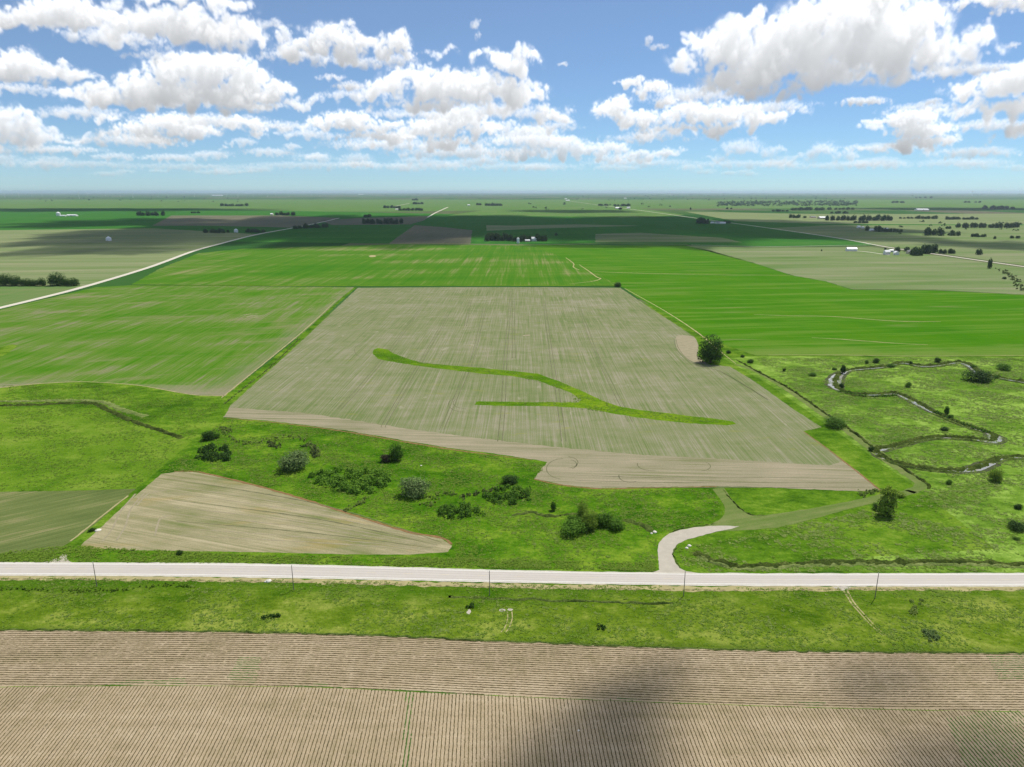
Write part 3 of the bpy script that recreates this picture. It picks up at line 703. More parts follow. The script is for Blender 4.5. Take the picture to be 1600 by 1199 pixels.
ribbon('dry_grass_line', [(1150, 569), (1120, 545), (1090, 520), (1040, 487), (976, 451)], [.5, 1.2, 1.0, .8], 'dirt_line', .13, jit=.8)
ribbon('gravel_road', [(-160, 520), (0, 481.5), (60, 467), (130, 449), (230, 419), (300, 393.5), (345, 381), (400, 367), (455, 357), (500, 348), (530, 341)], [9, 9, 9, 9, 9, 9, 9], 'far_gravel', .24, 'pale gravel road running away at the left')
ribbon('gravel_road', [(668, 340), (680, 333), (692, 327.5), (700, 324)], [9, 11], 'far_gravel', .24, 'short stretch of pale gravel road beyond the brown field')
ribbon('gravel_road', [(884, 313.5), (930, 320), (985, 327), (1090, 341.5), (1200, 356.5), (1310, 372.5), (1390, 387), (1480, 400), (1600, 417), (1800, 444)], [9, 9, 8.5, 8, 7.5, 7], 'far_gravel', .24, 'pale gravel road slanting across the right distance')
ribbon('gravel_road', [(615, 323), (640, 318)], [10, 10], 'far_gravel', .24)
ribbon('farm_yard', [(1330, 392), (1355, 394), (1390, 399)], 5, 'far_gravel', .22)
ribbon('farm_yard', [(1262, 341), (1295, 340)], 40, 'bare', .22)
# two-track path and worn spots in the verge
for d in (0, 5):
    ribbon('field_path', [(1313 + d * 1.6, 917), (1322 + d, 929), (1331 + d, 944), (1345 + d, 960), (1362 + d, 978), (1380 + d, 994)], [.5, .5, .45, .3, .1], 'dirt_line', .05, jit=.5)
sheet('gravel_patch', [(1300, 917.5), (1330, 917.5), (1326, 921), (1316, 923), (1306, 920)], 'gravel', .06)
sheet('bare_patch', [(729, 956), (733, 953), (736, 956), (733, 960), (730, 959)], 'gravel', .06, 'bare pale spot in the verge', curve=True)
for p in ((784, 954), (797, 953)):
    sheet('bare_patch', [(p[0] - 4, p[1]), (p[0], p[1] - 2), (p[0] + 5, p[1]), (p[0], p[1] + 2)], 'gravel', .06, curve=True)
for d in (0, 7): ribbon('field_path', [(793 + d, 956), (793 + d, 968), (788 + d, 982), (783 + d, 988)], .3, 'dirt_line', .05, jit=.6)

# creek: mud bank, then water
creek_a = [(1640, 602), (1605, 599), (1560, 591), (1532, 586), (1524, 579), (1515, 572), (1495, 567.5), (1465, 572), (1440, 573), (1410, 568), (1390, 573), (1360, 576.5), (1330, 579), (1312, 585), (1305, 594), (1305, 603), (1313, 611), (1338, 617), (1372, 617.5), (1398, 616), (1420, 624), (1438, 633), (1455, 643), (1480, 655), (1510, 667), (1538, 675), (1554, 683), (1550, 690), (1530, 688.5), (1500, 686), (1468, 684.5), (1435, 689), (1400, 698), (1375, 702), (1368, 707), (1378, 716), (1402, 725), (1435, 732), (1468, 736), (1500, 736.5), (1525, 733), (1545, 725), (1568, 717), (1605, 716), (1700, 722)]
wid = np.interp(np.arange(len(creek_a)), [0, 3, 4, 5, 6, 12, 13.5, 15, 16, 19, 20, 21.3, 22.5, 25, 26, 27, 28, 32, 33, 34, 38, 40.5, 42, 44], [1.3, 1.3, 4.8, 4.8, 1.3, 1.3, 8.0, 8.6, 1.5, 1.3, 4.6, 5.8, 1.4, 1.4, 6.4, 6.0, 1.4, 1.4, 5.0, 1.4, 1.3, 5.6, 1.4, 1.3])
def creek_ribbon(name, extra, z, mat, label):
    p = catmull(creek_a, False, 6); w = np.interp(np.linspace(0, 1, len(p)), np.linspace(0, 1, len(wid)), wid)
    g = [at(*q) for q in p]
    me = ribbon_mesh(name, g, list(w + extra), z, .25)
    tag(link_obj(name, me, M[mat]), label, kind='structure')
creek_ribbon('creek_bank', 3.8, .05, 'bank', 'dark weedy bank of the creek')
creek_ribbon('creek_water', -.4, .07, 'water', 'narrow creek winding through the right meadow')

def bank_ridge(name, px, width, height, mat, label, seed, z=.03):
    """continuous uneven bank of rank growth: a lumpy strip with real height"""
    g = densify([at(*q) for q in catmull(px, False, 8)], False, .0028, .5)
    V, Fc = [], []; m = 7
    for i, p in enumerate(g):
        d = g[min(i + 1, len(g) - 1)] - g[max(i - 1, 0)]; d = d / max(np.linalg.norm(d), 1e-6); nr = np.array([-d[1], d[0]])
        e = min(1, i / 4, (len(g) - 1 - i) / 4)
        for k in range(m):
            t = -1 + 2 * k / (m - 1)
            q = p + nr * t * width / 2 * (1 + .9 * mnoise.noise((p[0] / 3, p[1] / 3, seed + (t > 0))))
            h = height * (1 - t * t) * (.60 + 1.5 * mnoise.noise((q[0] / 1.5, q[1] / 1.5, seed)) + .8 * mnoise.noise((q[0] / 4.5, q[1] / 4.5, seed + 3)))
            V.append((q[0], q[1], z + max(0, h) * e))
    Fc = np.array([(i * m + k, (i + 1) * m + k, (i + 1) * m + k + 1, i * m + k + 1) for i in range(len(g) - 1) for k in range(m - 1)], np.int32)
    return tag(link_obj(name, mesh_np(name, V, Fc), M[mat]), label, kind='stuff')
def offset_px(px, d):
    return [(x, y + d) for x, y in px]
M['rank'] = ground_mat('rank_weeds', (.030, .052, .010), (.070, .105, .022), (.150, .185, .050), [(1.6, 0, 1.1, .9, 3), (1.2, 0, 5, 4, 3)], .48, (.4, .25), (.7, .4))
M['rank_dark'] = ground_mat('dark_bank_weeds', (.024, .040, .008), (.055, .080, .016), (.120, .150, .038), [(1.6, 0, 1.1, .9, 3), (1.2, 0, 5, 4, 3)], .42, (.4, .25), (.7, .4))  # darker copy of rank; on the creek's far bank it paints in the shade
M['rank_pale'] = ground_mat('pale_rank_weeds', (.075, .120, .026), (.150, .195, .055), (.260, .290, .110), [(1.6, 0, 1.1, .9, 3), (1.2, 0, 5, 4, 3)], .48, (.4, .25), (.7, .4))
DITCH = [(1085, 862), (1100, 870), (1120, 878), (1150, 885), (1185, 886), (1220, 883), (1280, 880), (1340, 879), (1400, 880), (1450, 879), (1520, 879), (1580, 883), (1640, 886)]
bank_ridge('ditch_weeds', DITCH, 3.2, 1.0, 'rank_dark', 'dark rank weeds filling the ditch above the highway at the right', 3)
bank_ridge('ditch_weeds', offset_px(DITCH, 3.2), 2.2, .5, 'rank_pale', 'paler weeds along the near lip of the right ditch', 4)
bank_ridge('ditch_weeds', [(-60, 635), (0, 634.5), (60, 632.5), (110, 630.5), (145, 630.5), (165, 639), (185, 649), (215, 661), (250, 673), (285, 685)], 3.4, 1.0, 'rank_dark', 'dark rank weeds in the left pasture ditch', 5)
bank_ridge('ditch_weeds', [(-60, 629), (60, 627), (150, 627), (190, 640), (228, 651)], 4.0, .7, 'rank_pale', 'pale weeds beside the left pasture ditch', 6)
for n_, (a_, b_) in enumerate(((0, 14), (14, 27), (27, 45))):
    seg = creek_a[max(0, a_ - 1):b_ + 1]
    gp = catmull(seg, False, 6)
    far = [(x, y - 2.2) for x, y in seg]
    bank_ridge('creek_bank_weeds', far, 3.6, 1.0, 'rank_dark', 'rank weeds, coloured darker for shade, along the far side of the creek, %s' % ('upper loop', 'diagonal reach', 'lower bends')[n_], 8 + n_, z=.05)  # shaded side of the far bank put into a darker weed colour
for k_, (a_, b_) in enumerate(((0, 3), (6, 12), (16, 19), (22, 25), (28, 32), (35, 39), (42, 44))):
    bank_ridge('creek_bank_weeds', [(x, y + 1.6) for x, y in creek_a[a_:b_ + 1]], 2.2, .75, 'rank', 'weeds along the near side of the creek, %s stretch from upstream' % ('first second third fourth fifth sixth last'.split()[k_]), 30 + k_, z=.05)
bank_ridge('track_edge_weeds', [(1150, 562), (1182, 580), (1232, 607), (1282, 641), (1332, 675), (1382, 713), (1420, 738), (1446, 755), (1452, 765)], 1.6, 1.1, 'rank_dark', 'dark uncut weeds along the outer edge of the mown track', 14)
bank_ridge('track_edge_weeds', [(1130, 765), (1140, 778), (1152, 791), (1163, 800), (1176, 805), (1200, 806)], .6, .5, 'rank', 'dark uncut weeds beside the track fork', 15)
bank_ridge('gully_weeds', [(800, 806), (830, 801), (855, 807), (880, 805), (905, 803)], 1.8, .8, 'rank', 'rank weeds in the gully left of the tree clump', 16)
bank_ridge('gully_weeds', [(975, 812), (1000, 820), (1022, 833)], 3.0, .9, 'rank', 'rank weeds running from the tree clump to the white rock', 17)
bank_ridge('field_edge_weeds', [(-60, 984), (150, 985), (300, 987), (533, 991.5), (800, 1003), (1066, 1013), (1300, 1018.5), (1660, 1021)], .9, .35, 'rank', 'dark weedy edge between the verge and the near field', 18)
bank_ridge('verge_ditch_weeds', [(700, 933), (760, 935), (850, 938), (950, 941), (1000, 943), (1064, 943)], 1.2, .45, 'rank', 'dark weeds in the ditch of the middle verge', 19)
bank_ridge('driveway_weeds', [(1046, 832.5), (1062, 827.5), (1085, 823), (1105, 820), (1120, 819)], .6, .4, 'rank', 'dark grass edge above the driveway bend', 20)
bank_ridge('driveway_weeds', [(1058, 853), (1052.5, 861), (1052.5, 868), (1057, 879), (1064, 888)], .5, .4, 'rank', 'dark grass edge inside the driveway bend', 21)

# ------------------------------------------------------------------ crop rows, grass, brush (uncountable)
def in_poly(X, Y, poly):
    ins = np.zeros(len(X), bool); n = len(poly)
    for i in range(n):
        x0, y0 = poly[i]; x1, y1 = poly[(i + 1) % n]
        c = ((y0 > Y) != (y1 > Y))
        with np.errstate(divide='ignore', invalid='ignore'): c &= X < (x1 - x0) * (Y - y0) / (y1 - y0) + x0
        ins ^= c
    return ins
rng = np.random.RandomState(3)
near_top = [(-900, 976), (0, 985.5), (300, 988), (533, 992.5), (800, 1004), (1066, 1014.5), (1300, 1020), (1600, 1022), (2500, 1032)]
near_mid = [(-900, 1075), (0, 1074), (200, 1072), (400, 1073), (533, 1076), (700, 1084), (850, 1091), (1000, 1097), (1300, 1107), (1600, 1113), (2500, 1140)]
sheet('near_field', near_top + [(2500, 1500), (-900, 1500)], 'near', .06, 'tan ploughed field with young crop rows at the near side', jit=.3)
topG = np.array([at(*q) for q in catmull(near_top, False, 12)]); midG = np.array([at(*q) for q in catmull(near_mid, False, 12)])
def row_strips(name, rows, label, mat='stalk', fat=1.0):
    """rows: list of (n,2) ground polylines; each a low uneven ridge of seedlings"""
    V, Fc = [], []; o = 0
    for g in rows:
        n = len(g)
        if n < 2: continue
        d = np.gradient(g, axis=0); d /= np.linalg.norm(d, axis=1)[:, None] + 1e-9
        nr = np.stack([-d[:, 1], d[:, 0]], 1)
        w = .07 + .07 * rng.rand(n); h = .08 + .14 * rng.rand(n); w *= fat
        gone = rng.rand(n) < .015; w[gone] = .01; h[gone] = .01
        c = g + nr * (rng.rand(n) - .5)[:, None] * .10
        L = np.column_stack([c - nr * w[:, None], np.full(n, .06)]); T = np.column_stack([c, .06 + h]); Rr = np.column_stack([c + nr * w[:, None], np.full(n, .06)])
        V.append(np.stack([L, T, Rr], 1).reshape(-1, 3))
        i = np.arange(n - 1)[:, None] * 3 + o
        Fc.append(np.concatenate([i + [[0, 3, 4, 1]], i + [[1, 4, 5, 2]]]))
        o += 3 * n
    o_ = link_obj(name, mesh_np(name, np.concatenate(V), np.concatenate(Fc)), M[mat])
    return tag(o_, label, kind='stuff')
SP_ROW = .88
dirN = np.array([math.sin(HN), math.cos(HN)])
rows = []
y0 = at(800, 1330)[1]
for k in range(-330, 331):
    x = k * SP_ROW
    s = np.arange(0, 260, .5)
    g = np.array([x, y0]) + dirN * s[:, None]
    lim = np.interp(g[:, 0], midG[:, 0], midG[:, 1])
    g = g[g[:, 1] < lim + rng.rand() * .6]
    if abs(g[-1][0]) < 235: rows.append(g)
def split_green(rows, test):
    a, b = [], []
    for g in rows:
        t = test(g)
        br = np.where(np.diff(t.astype(int)) != 0)[0] + 1
        for seg in np.split(np.arange(len(g)), br):
            if seg[-1] + 1 < len(g): seg = np.append(seg, seg[-1] + 1)
            if len(seg) > 1: (b if t[seg[0]] else a).append(g[seg])
    return a, b
GREEN = [[at(*q) for q in p] for p in ([(1480, 1125), (1560, 1110), (1700, 1115), (1760, 1300), (1560, 1300), (1500, 1180)], [(1540, 1025), (1700, 1020), (1700, 1060), (1560, 1062)],
    [(352, 1062), (372, 1026), (408, 1027), (398, 1068)], [(140, 1075), (200, 1063), (290, 1060), (290, 1072)], [(634, 1080), (646, 1082), (634, 1330), (618, 1330)], [(440, 1074), (500, 1068), (540, 1076)], [(1230, 1098), (1290, 1096), (1280, 1106)], [(560, 1079), (640, 1077), (760, 1088), (700, 1087)], [(890, 1090), (980, 1092), (1060, 1098), (940, 1097)])]
def is_green(g):
    t = np.zeros(len(g), bool)
    for p in GREEN: t |= in_poly(g[:, 0], g[:, 1], p)
    return t & (rng.rand(len(g)) < .93)
rows, rows_g = split_green(rows, is_green)
row_strips('crop_rows', rows_g, 'greener weedy crop rows in patches of the near field', 'stalk_green', 1.5)
row_strips('crop_rows', rows, 'young crop rows running away from the viewer in the near field')
rows = []
nh = 36
xs = np.arange(-240, 240, .55)
yt = np.interp(xs, topG[:, 0], topG[:, 1]) - .5; ym = np.interp(xs, midG[:, 0], midG[:, 1])
for k in range(60):
    y = yt - k * SP_ROW
    g = np.column_stack([xs, y])
    ok = y > ym + .2
    if ok.sum() < 4: continue
    # split at gaps
    idx = np.where(ok)[0]; br = np.where(np.diff(idx) > 1)[0]
    for part in np.split(idx, br + 1): rows.append(g[part])
rows, rows_g = split_green(rows, is_green)
row_strips('crop_rows', rows_g, 'greener weedy rows in patches of the headland', 'stalk_green', 1.5)
row_strips('crop_rows', rows, 'young crop rows of the headland alongside the grass verge')

def blades(name, px, n, h, r, mat, label, seed, z=.03, clump=.0, avoid=()):
    """tussocks scattered in a ground outline: each a handful of leaning blades"""
    rs = np.random.RandomState(seed)
    poly = [at(*q) for q in px]; P = np.array(poly)
    lo, hi = P.min(0), P.max(0)
    X = np.empty(0); Y = np.empty(0)
    while len(X) < n:
        x = rs.uniform(lo[0], hi[0], n * 2); y = rs.uniform(lo[1], hi[1], n * 2)
        keep = in_poly(x, y, poly)
        for a in avoid: keep &= ~in_poly(x, y, a)
        if clump:
            q = np.sin(x / 7.1 + 2 * np.sin(y / 9.7)) + np.sin(y / 5.3 + 1.7 * np.sin(x / 12.3)) + .8 * np.sin(x / 2.3 + y / 3.1)
            keep &= rs.rand(len(x)) < np.clip(.5 + q * clump, .02, 1)
        X = np.append(X, x[keep]); Y = np.append(Y, y[keep])
    X, Y = X[:n], Y[:n]
    sz = rs.uniform(.6, 1.4, n); nb = 5; h = h * .5
    V = np.zeros((n, nb, 3, 3), np.float32)
    for b in range(nb):
        a = rs.uniform(0, 6.28, n); rr = r * sz; hh = h * sz * rs.uniform(.6, 1.2, n)
        ca, sa = np.cos(a), np.sin(a)
        bx, by = X + ca * rr * .25, Y + sa * rr * .25
        w = rr * .55
        V[:, b, 0] = np.stack([bx - sa * w, by + ca * w, np.full(n, z)], 1)
        V[:, b, 1] = np.stack([bx + sa * w, by - ca * w, np.full(n, z)], 1)
        V[:, b, 2] = np.stack([bx + ca * rr, by + sa * rr, z + hh], 1)
    f = np.arange(n * nb * 3, dtype=np.int32).reshape(-1, 3)
    o = link_obj(name, mesh_np(name, V.reshape(-1, 3), f), M[mat])
    return tag(o, label, kind='stuff')
VERGE = [(-60, 903), (400, 906), (800, 913), (1200, 919), (1660, 920), (1660, 1021), (1066, 1013), (533, 991), (-60, 983)]
blades('grass', VERGE, 7000, .30, .40, 'tuft', 'rough grass of the verge', 1, .03, .28)
blades('grass', VERGE, 900, .30, .5, 'tuft_pale', 'pale grass heads in the verge', 2, .03, .45)
DRAW = [(350, 654), (540, 676), (700, 703), (850, 726), (840, 752), (930, 767), (1112, 765), (1125, 790), (1120, 812), (1045, 830), (1026, 850), (1026, 893), (710, 884), (710, 846), (520, 790), (330, 738), (250, 738), (310, 690)]
blades('grass', DRAW, 13000, .30, .45, 'tuft', 'tussocky grass of the draw', 3, .03, .30)
blades('grass', DRAW, 900, .35, .6, 'tuft_pale', 'pale grass patches in the draw', 4, .03, .48)
MEADOW = [(1180, 560), (1640, 560), (1640, 893), (1110, 893), (1065, 880), (1060, 858), (1180, 832), (1330, 802), (1440, 775), (1452, 760), (1300, 655)]
blades('grass', MEADOW, 15000, .30, .6, 'tuft', 'rough meadow grass', 5, .03, .30)
blades('grass', MEADOW, 5000, .35, .8, 'tuft_pale', 'pale seeding meadow grass', 6, .03, .45)
blades('grass', [(-40, 604), (120, 600), (300, 620), (350, 624), (300, 688), (210, 762), (-40, 768)], 6000, .3, .5, 'tuft', 'grass of the left pasture', 7, .036, .3)
blades('grass', [(-40, 868), (110, 853), (400, 868), (700, 872), (1020, 880), (1025, 893), (400, 880), (-40, 878)], 4000, .4, .5, 'tuft', 'roadside grass on the field side of the highway', 8, .03, .2)

WATERWAY = [(584, 548), (604, 547), (640, 563), (700, 572), (800, 581), (868, 595), (915, 615), (970, 637), (1060, 649), (1145, 660), (1080, 661), (960, 646), (860, 634), (744, 632), (760, 629), (900, 628), (862, 604), (800, 588), (700, 578), (620, 566), (586, 557)]
blades('grass', WATERWAY, 1400, .3, .5, 'tuft', 'taller uneven grass in the forked waterway', 9, .075, .35)
# cut hay along the road edge: a row of small pale heaps
def hay_row():
    rs = np.random.RandomState(8); line = [(-80, 904.5), (0, 905), (200, 906), (400, 908.5), (600, 913), (800, 918), (1000, 921), (1130, 922.5), (1290, 921.5), (1350, 921), (1660, 921)]
    g = [np.array(at(*q)) for q in catmull(line, False, 10)]
    L = np.cumsum([0] + [np.linalg.norm(g[i + 1] - g[i]) for i in range(len(g) - 1)])
    V, Fc, o = [], [], 0
    s = 0
    while s < L[-1]:
        s += rs.uniform(.9, 2.6)
        i = min(len(L) - 2, int(np.searchsorted(L, s)) - 1)
        p = g[i] + (g[i + 1] - g[i]) * (s - L[i]) / (L[i + 1] - L[i])
        amt = mnoise.noise((s / 22, 3, 0)) + .25
        if rs.rand() > .62 + amt: continue
        for q in range(14):
            a = rs.uniform(0, 6.28); rr = rs.uniform(.35, .85); x, y = p[0] + rs.normal(0, .35), p[1] + rs.normal(0, .25)
            V += [(x - rr, y - .12, .04), (x + rr * .8, y + rs.uniform(-.2, .2), .04), (x + rr * .2 * math.cos(a), y + .2 * math.sin(a), .05 + rs.uniform(.04, .12))]
            Fc.append((o, o + 1, o + 2)); o += 3
    tag(link_obj('cut_hay', mesh_np('cut_hay', V, np.array(Fc, np.int32)), M['hay']), 'row of cut hay tufts along the near edge of the highway', kind='stuff')
hay_row()

def leaf_quads(P, N, size, rs, asp=.75):
    """one bent quad per leaf clump at P facing N"""
    n = len(P)
    N = N + rs.normal(0, .45, (n, 3)); N /= np.linalg.norm(N, axis=1)[:, None] + 1e-9
    a = rs.normal(0, 1, (n, 3)); U = np.cross(N, a); U /= np.linalg.norm(U, axis=1)[:, None] + 1e-9
    W = np.cross(N, U)
    s = size * rs.uniform(.6, 1.35, n)
    s = s[:, None] if np.ndim(s) == 1 else s
    k = rs.uniform(-.35, .1, (n, 1))
    V = np.stack([P - U * s - N * s * k * -1, P - W * s * asp, P + U * s + N * s * k, P + W * s * asp], 1)
    return V.reshape(-1, 3)
def brush(name, px, width, height, per_m, mat, label, seed, leaf=.35, kind='stuff', jit=.6, z=.03, off=0.0, gaps=()):
    rs = np.random.RandomState(seed)
    g = [np.array(at(*q)) for q in catmull(px, False, 8)]
    PP, NN = [], []
    for i in range(len(g) - 1):
        d = g[i + 1] - g[i]; L = np.linalg.norm(d)
        if L < 1e-6: continue
        d = d / L; nr = np.array([-d[1], d[0]])
        k = rs.poisson(L * per_m)
        for _ in range(k):
            c = g[i] + d * rs.uniform(0, L) + nr * rs.normal(0, width * .33)
            if off: c = c + nr * off * (1 if rs.rand() < .5 else -1)
            if any((c[0] - q[0]) ** 2 + (c[1] - q[1]) ** 2 < q[2] ** 2 for q in GAPS): continue
            dens = mnoise.noise((c[0] / 6, c[1] / 6, seed)) * jit
            if rs.rand() < -dens: continue
            hh = height * (1 + dens) * rs.uniform(.5, 1.25); rw = hh * rs.uniform(.5, .9)
            m = 9
            v = rs.normal(0, 1, (m, 3)); v[:, 2] = np.abs(v[:, 2]) * .9; v /= np.linalg.norm(v, axis=1)[:, None]
            PP.append(np.column_stack([c[0] + v[:, 0] * rw, c[1] + v[:, 1] * rw, z + .15 + v[:, 2] * hh])); NN.append(v)
    P = np.concatenate(PP); N = np.concatenate(NN)
    V = leaf_quads(P, N, leaf, rs)
    f = np.arange(len(V), dtype=np.int32).reshape(-1, 4)
    return tag(link_obj(name, mesh_np(name, V, f), M[mat]), label, kind=kind)
GAPS = [at(*q[:2]) + (q[2],) for q in ((1306, 603, 13), (1435, 634, 13), (1551, 690, 13), (1524, 581, 8), (1371, 708, 6), (1535, 733, 12))]
brush('creekside_brush', [(1312, 612), (1345, 619), (1380, 620), (1400, 618)], 2.5, 0.8, 2.2, 'leaf_mid', 'leafy bank brush below the creek bend', 23, .45)
brush('creekside_brush', [(1440, 634), (1480, 653), (1512, 666), (1545, 677)], 3, 0.9, 2.0, 'leaf_mid', 'leafy bank brush along the diagonal reach', 24, .45)
brush('tall_weeds', [(0, 921), (60, 922), (140, 924), (210, 921), (260, 914), (300, 918)], 1.4, .4, 1.6, 'tuft', 'rank grass in the left verge ditch', 38, .28)
brush('draw_brush', [(345, 672), (370, 690), (392, 694), (420, 688), (455, 682), (480, 692), (492, 706)], 3.0, .8, 1.0, 'tuft_pale', 'pale grass beside the upper gully', 41, .4)
brush('draw_brush', [(420, 692), (428, 697), (436, 702)], 3, 1.0, 2.4, 'reed', 'dark scrub in the upper gully', 42, .4)
brush('draw_brush', [(470, 700), (485, 696), (492, 704), (492, 716)], 2.5, 1.0, 2.0, 'reed', 'dark scrub beside the grey bush', 43, .4)
brush('draw_brush', [(668, 792), (680, 778), (700, 772), (720, 778)], 3.5, .9, 1.6, 'tuft_pale', 'pale scrub on the gully rim', 44, .4)
brush('draw_brush', [(720, 778), (745, 772), (770, 766), (800, 758)], 2.5, .9, 1.4, 'reed', 'weeds along the gully rim', 45, .4)
brush('draw_brush', [(540, 800), (560, 788), (575, 778)], 2.5, .7, 2, 'tuft_pale', 'pale weeds below the thicket', 46, .35)
brush('draw_brush', [(350, 668), (362, 676), (345, 668)], 3, .6, 2, 'tuft_pale', 'pale weeds near the left boundary', 47, .35)
brush('fence_row_brush', [(348, 634), (380, 608), (420, 576), (470, 528)], 1.0, .5, 1.0, 'tuft_pale', 'pale weeds along the left field boundary', 48, .35)
brush('mown_edge_weeds', [(1345, 776), (1360, 770), (1380, 768)], 2.5, .9, 2.6, 'tuft_pale', 'pale reeds at the corner of the middle field', 50, .4)
brush('far_scrub', [(1560, 420), (1580, 432), (1590, 445), (1600, 455)], 10, 1.5, .3, 'reed', 'scrub along the far right creek', 51, 1.0, z=.2)

ribbon('weedy_seam', near_mid[1:-1], .20, 'grass', .075, 'thin line of green weeds where the headland meets the long rows', jit=1.9)

# ------------------------------------------------------------------ trees and shrubs
def crown_mesh(name, lobes, n, leaf, seed, fill=.35, lump=.17):
    """leaf clumps spread through a set of lobes (cx,cy,cz,rx,ry,rz) of a crown of unit height"""
    rs = np.random.RandomState(seed)
    L = np.array(lobes, float); w = (L[:, 3] * L[:, 4] * L[:, 5]) ** .667; w /= w.sum()
    k = rs.choice(len(L), n, p=w); l = L[k]
    v = rs.normal(0, 1, (n, 3)); v /= np.linalg.norm(v, axis=1)[:, None]
    # clumps: radius swells and shrinks over the lobe
    ph = rs.uniform(0, 6.28, (len(L), 6))[k]
    bump = np.sin(5 * v[:, 0] + ph[:, 0]) * np.sin(5 * v[:, 1] + ph[:, 1]) + np.sin(7 * v[:, 2] + 4 * v[:, 0] + ph[:, 2]) * .7
    r = 1 + lump * bump
    inner = rs.rand(n) < fill
    r = np.where(inner, r * rs.uniform(.35, .85, n), r * rs.uniform(.86, 1.08, n))
    P = l[:, :3] + v * l[:, 3:] * r[:, None]
    keep = (P[:, 2] > .01) & ((bump > -1.05) | inner)
    P, v = P[keep], v[keep]
    V = leaf_quads(P, v.copy(), leaf, rs)
    V[:, 2] = np.maximum(V[:, 2], .0)
    return mesh_np(name, V, np.arange(len(V), dtype=np.int32).reshape(-1, 4))
def rand_lobes(seed, n, spread, zlo, zhi, r, squash=1.0):
    rs = np.random.RandomState(seed); out = []
    for i in range(n):
        a = 6.283 * (i + rs.rand() * .7) / n; d = spread * rs.uniform(.35, 1.0); z = rs.uniform(zlo, zhi)
        q = r * rs.uniform(.75, 1.25)
        out.append((d * math.cos(a), d * math.sin(a), z, q, q, q * squash))
    return out
def trunk_mesh(name, seed, top=.62, r=.035):
    rs = np.random.RandomState(seed); V, Fc = [], []
    def limb(p, q, r0, r1, m=7):
        p, q = np.array(p), np.array(q); d = q - p; d /= np.linalg.norm(d)
        a = np.cross(d, [.3, .9, .1]); a /= np.linalg.norm(a); b = np.cross(d, a); o = len(V)
        for c, rr in ((p, r0), ((p + q) / 2, (r0 + r1) / 2 * .95), (q, r1)):
            for k in range(m):
                t = 6.2832 * k / m; V.append(tuple(c + (a * math.cos(t) + b * math.sin(t)) * rr))
        for s in range(2):
            for k in range(m): Fc.append((o + s * m + k, o + s * m + (k + 1) % m, o + (s + 1) * m + (k + 1) % m, o + (s + 1) * m + k))
    limb((0, 0, -.01), (0.01, 0, top * .5), r * 1.25, r * .8); limb((.01, 0, top * .48), (.02, .02, top), r * .8, r * .3)
    for k in range(4):
        a = 1.57 * k + rs.rand(); z = top * rs.uniform(.3, .55)
        limb((0, 0, z), (.2 * math.cos(a), .2 * math.sin(a), z + rs.uniform(.14, .28)), r * .55, r * .18, 5)
    return mesh_np(name, V, np.array(Fc, np.int32))
TR = {
    'oak': crown_mesh('crown', [(0, 0, .55, .38, .38, .40), (0, 0, .25, .36, .36, .24)] + rand_lobes(1, 10, .30, .22, .74, .20), 4200, .026, 1),
    'tall': crown_mesh('crown', [(0, 0, .48, .34, .34, .44), (.06, .02, .80, .22, .22, .2)] + rand_lobes(2, 9, .28, .18, .75, .2), 3000, .034, 2),
    'loose': crown_mesh('crown', [(.02, 0, .48, .27, .27, .30), (-.05, 0, .2, .26, .26, .2), (.22, .1, .26, .16, .16, .17), (-.27, -.08, .3, .15, .15, .16), (-.14, .05, .80, .15, .15, .13), (.17, -.05, .78, .14, .14, .12), (0, .05, .9, .12, .12, .09), (.2, 0, .5, .14, .14, .14), (-.2, 0, .45, .18, .18, .2)], 2300, .042, 3, .3, .30),
    'bush': crown_mesh('crown', [(0, 0, .40, .46, .46, .52)] + rand_lobes(4, 9, .36, .2, .62, .24), 3000, .034, 4),
    'flat': crown_mesh('crown', rand_lobes(5, 16, .42, .15, .55, .20, 1.6) + rand_lobes(6, 6, .16, .4, .65, .2, 1.6), 3200, .028, 5),
    'far': crown_mesh('crown', [(0, 0, .5, .38, .38, .48), (0, 0, .2, .42, .42, .25)] + rand_lobes(7, 5, .26, .3, .7, .2), 320, .095, 7, .45, .05),
    'far_b': crown_mesh('crown', [(0, 0, .45, .36, .36, .45), (0, 0, .2, .45, .45, .25), (.15, 0, .75, .25, .25, .22)] + rand_lobes(8, 4, .28, .3, .6, .22), 320, .095, 8, .45, .05),
}
TRUNK = trunk_mesh('trunk', 3)
def spot(x, y, wpx, hpx):
    """ground place, width and height (m) of a plant whose blob in the photo is wpx by hpx with its lower edge at y"""
    X, Y = at(x, y); s = mpp(x, y)
    dep = math.atan2(H, Y)
    w = wpx * s
    h = (hpx * s - .45 * w * math.sin(dep)) / math.cos(dep)
    h = max(h, .42 * w, .5)
    return X, Y + .40 * w, w, h
def plant(name, kind, x, y, wpx, hpx, mat, label, cat, group=None, rz=None, tilt=0.0):
    X, Y, w, h = spot(x, y, wpx, hpx)
    rz = random.uniform(0, 6.28) if rz is None else rz
    r = empty(name, (X, Y, .03), rz, (w, w, h)); r.rotation_euler[1] = tilt
    tag(r, label, cat, group)
    c = link_obj('crown', TR[kind].copy(), M[mat], r)
    if kind not in ('bush', 'flat'): link_obj('trunk', TRUNK.copy(), M['bark'], r)
    return r
plant('broadleaf_tree', 'oak', 1115, 571, 44, 52, 'leaf_dark', 'large round dark tree on the right edge of the brown middle field', 'tree', rz=1)
plant('broadleaf_tree', 'oak', 618, 723, 26, 33, 'leaf_mid', 'round dark green tree standing alone in the middle of the draw', 'tree', rz=2)
plant('shrub', 'bush', 601, 724, 17, 15, 'leaf_red', 'purplish brown shrub at the left foot of the round tree', 'shrub')
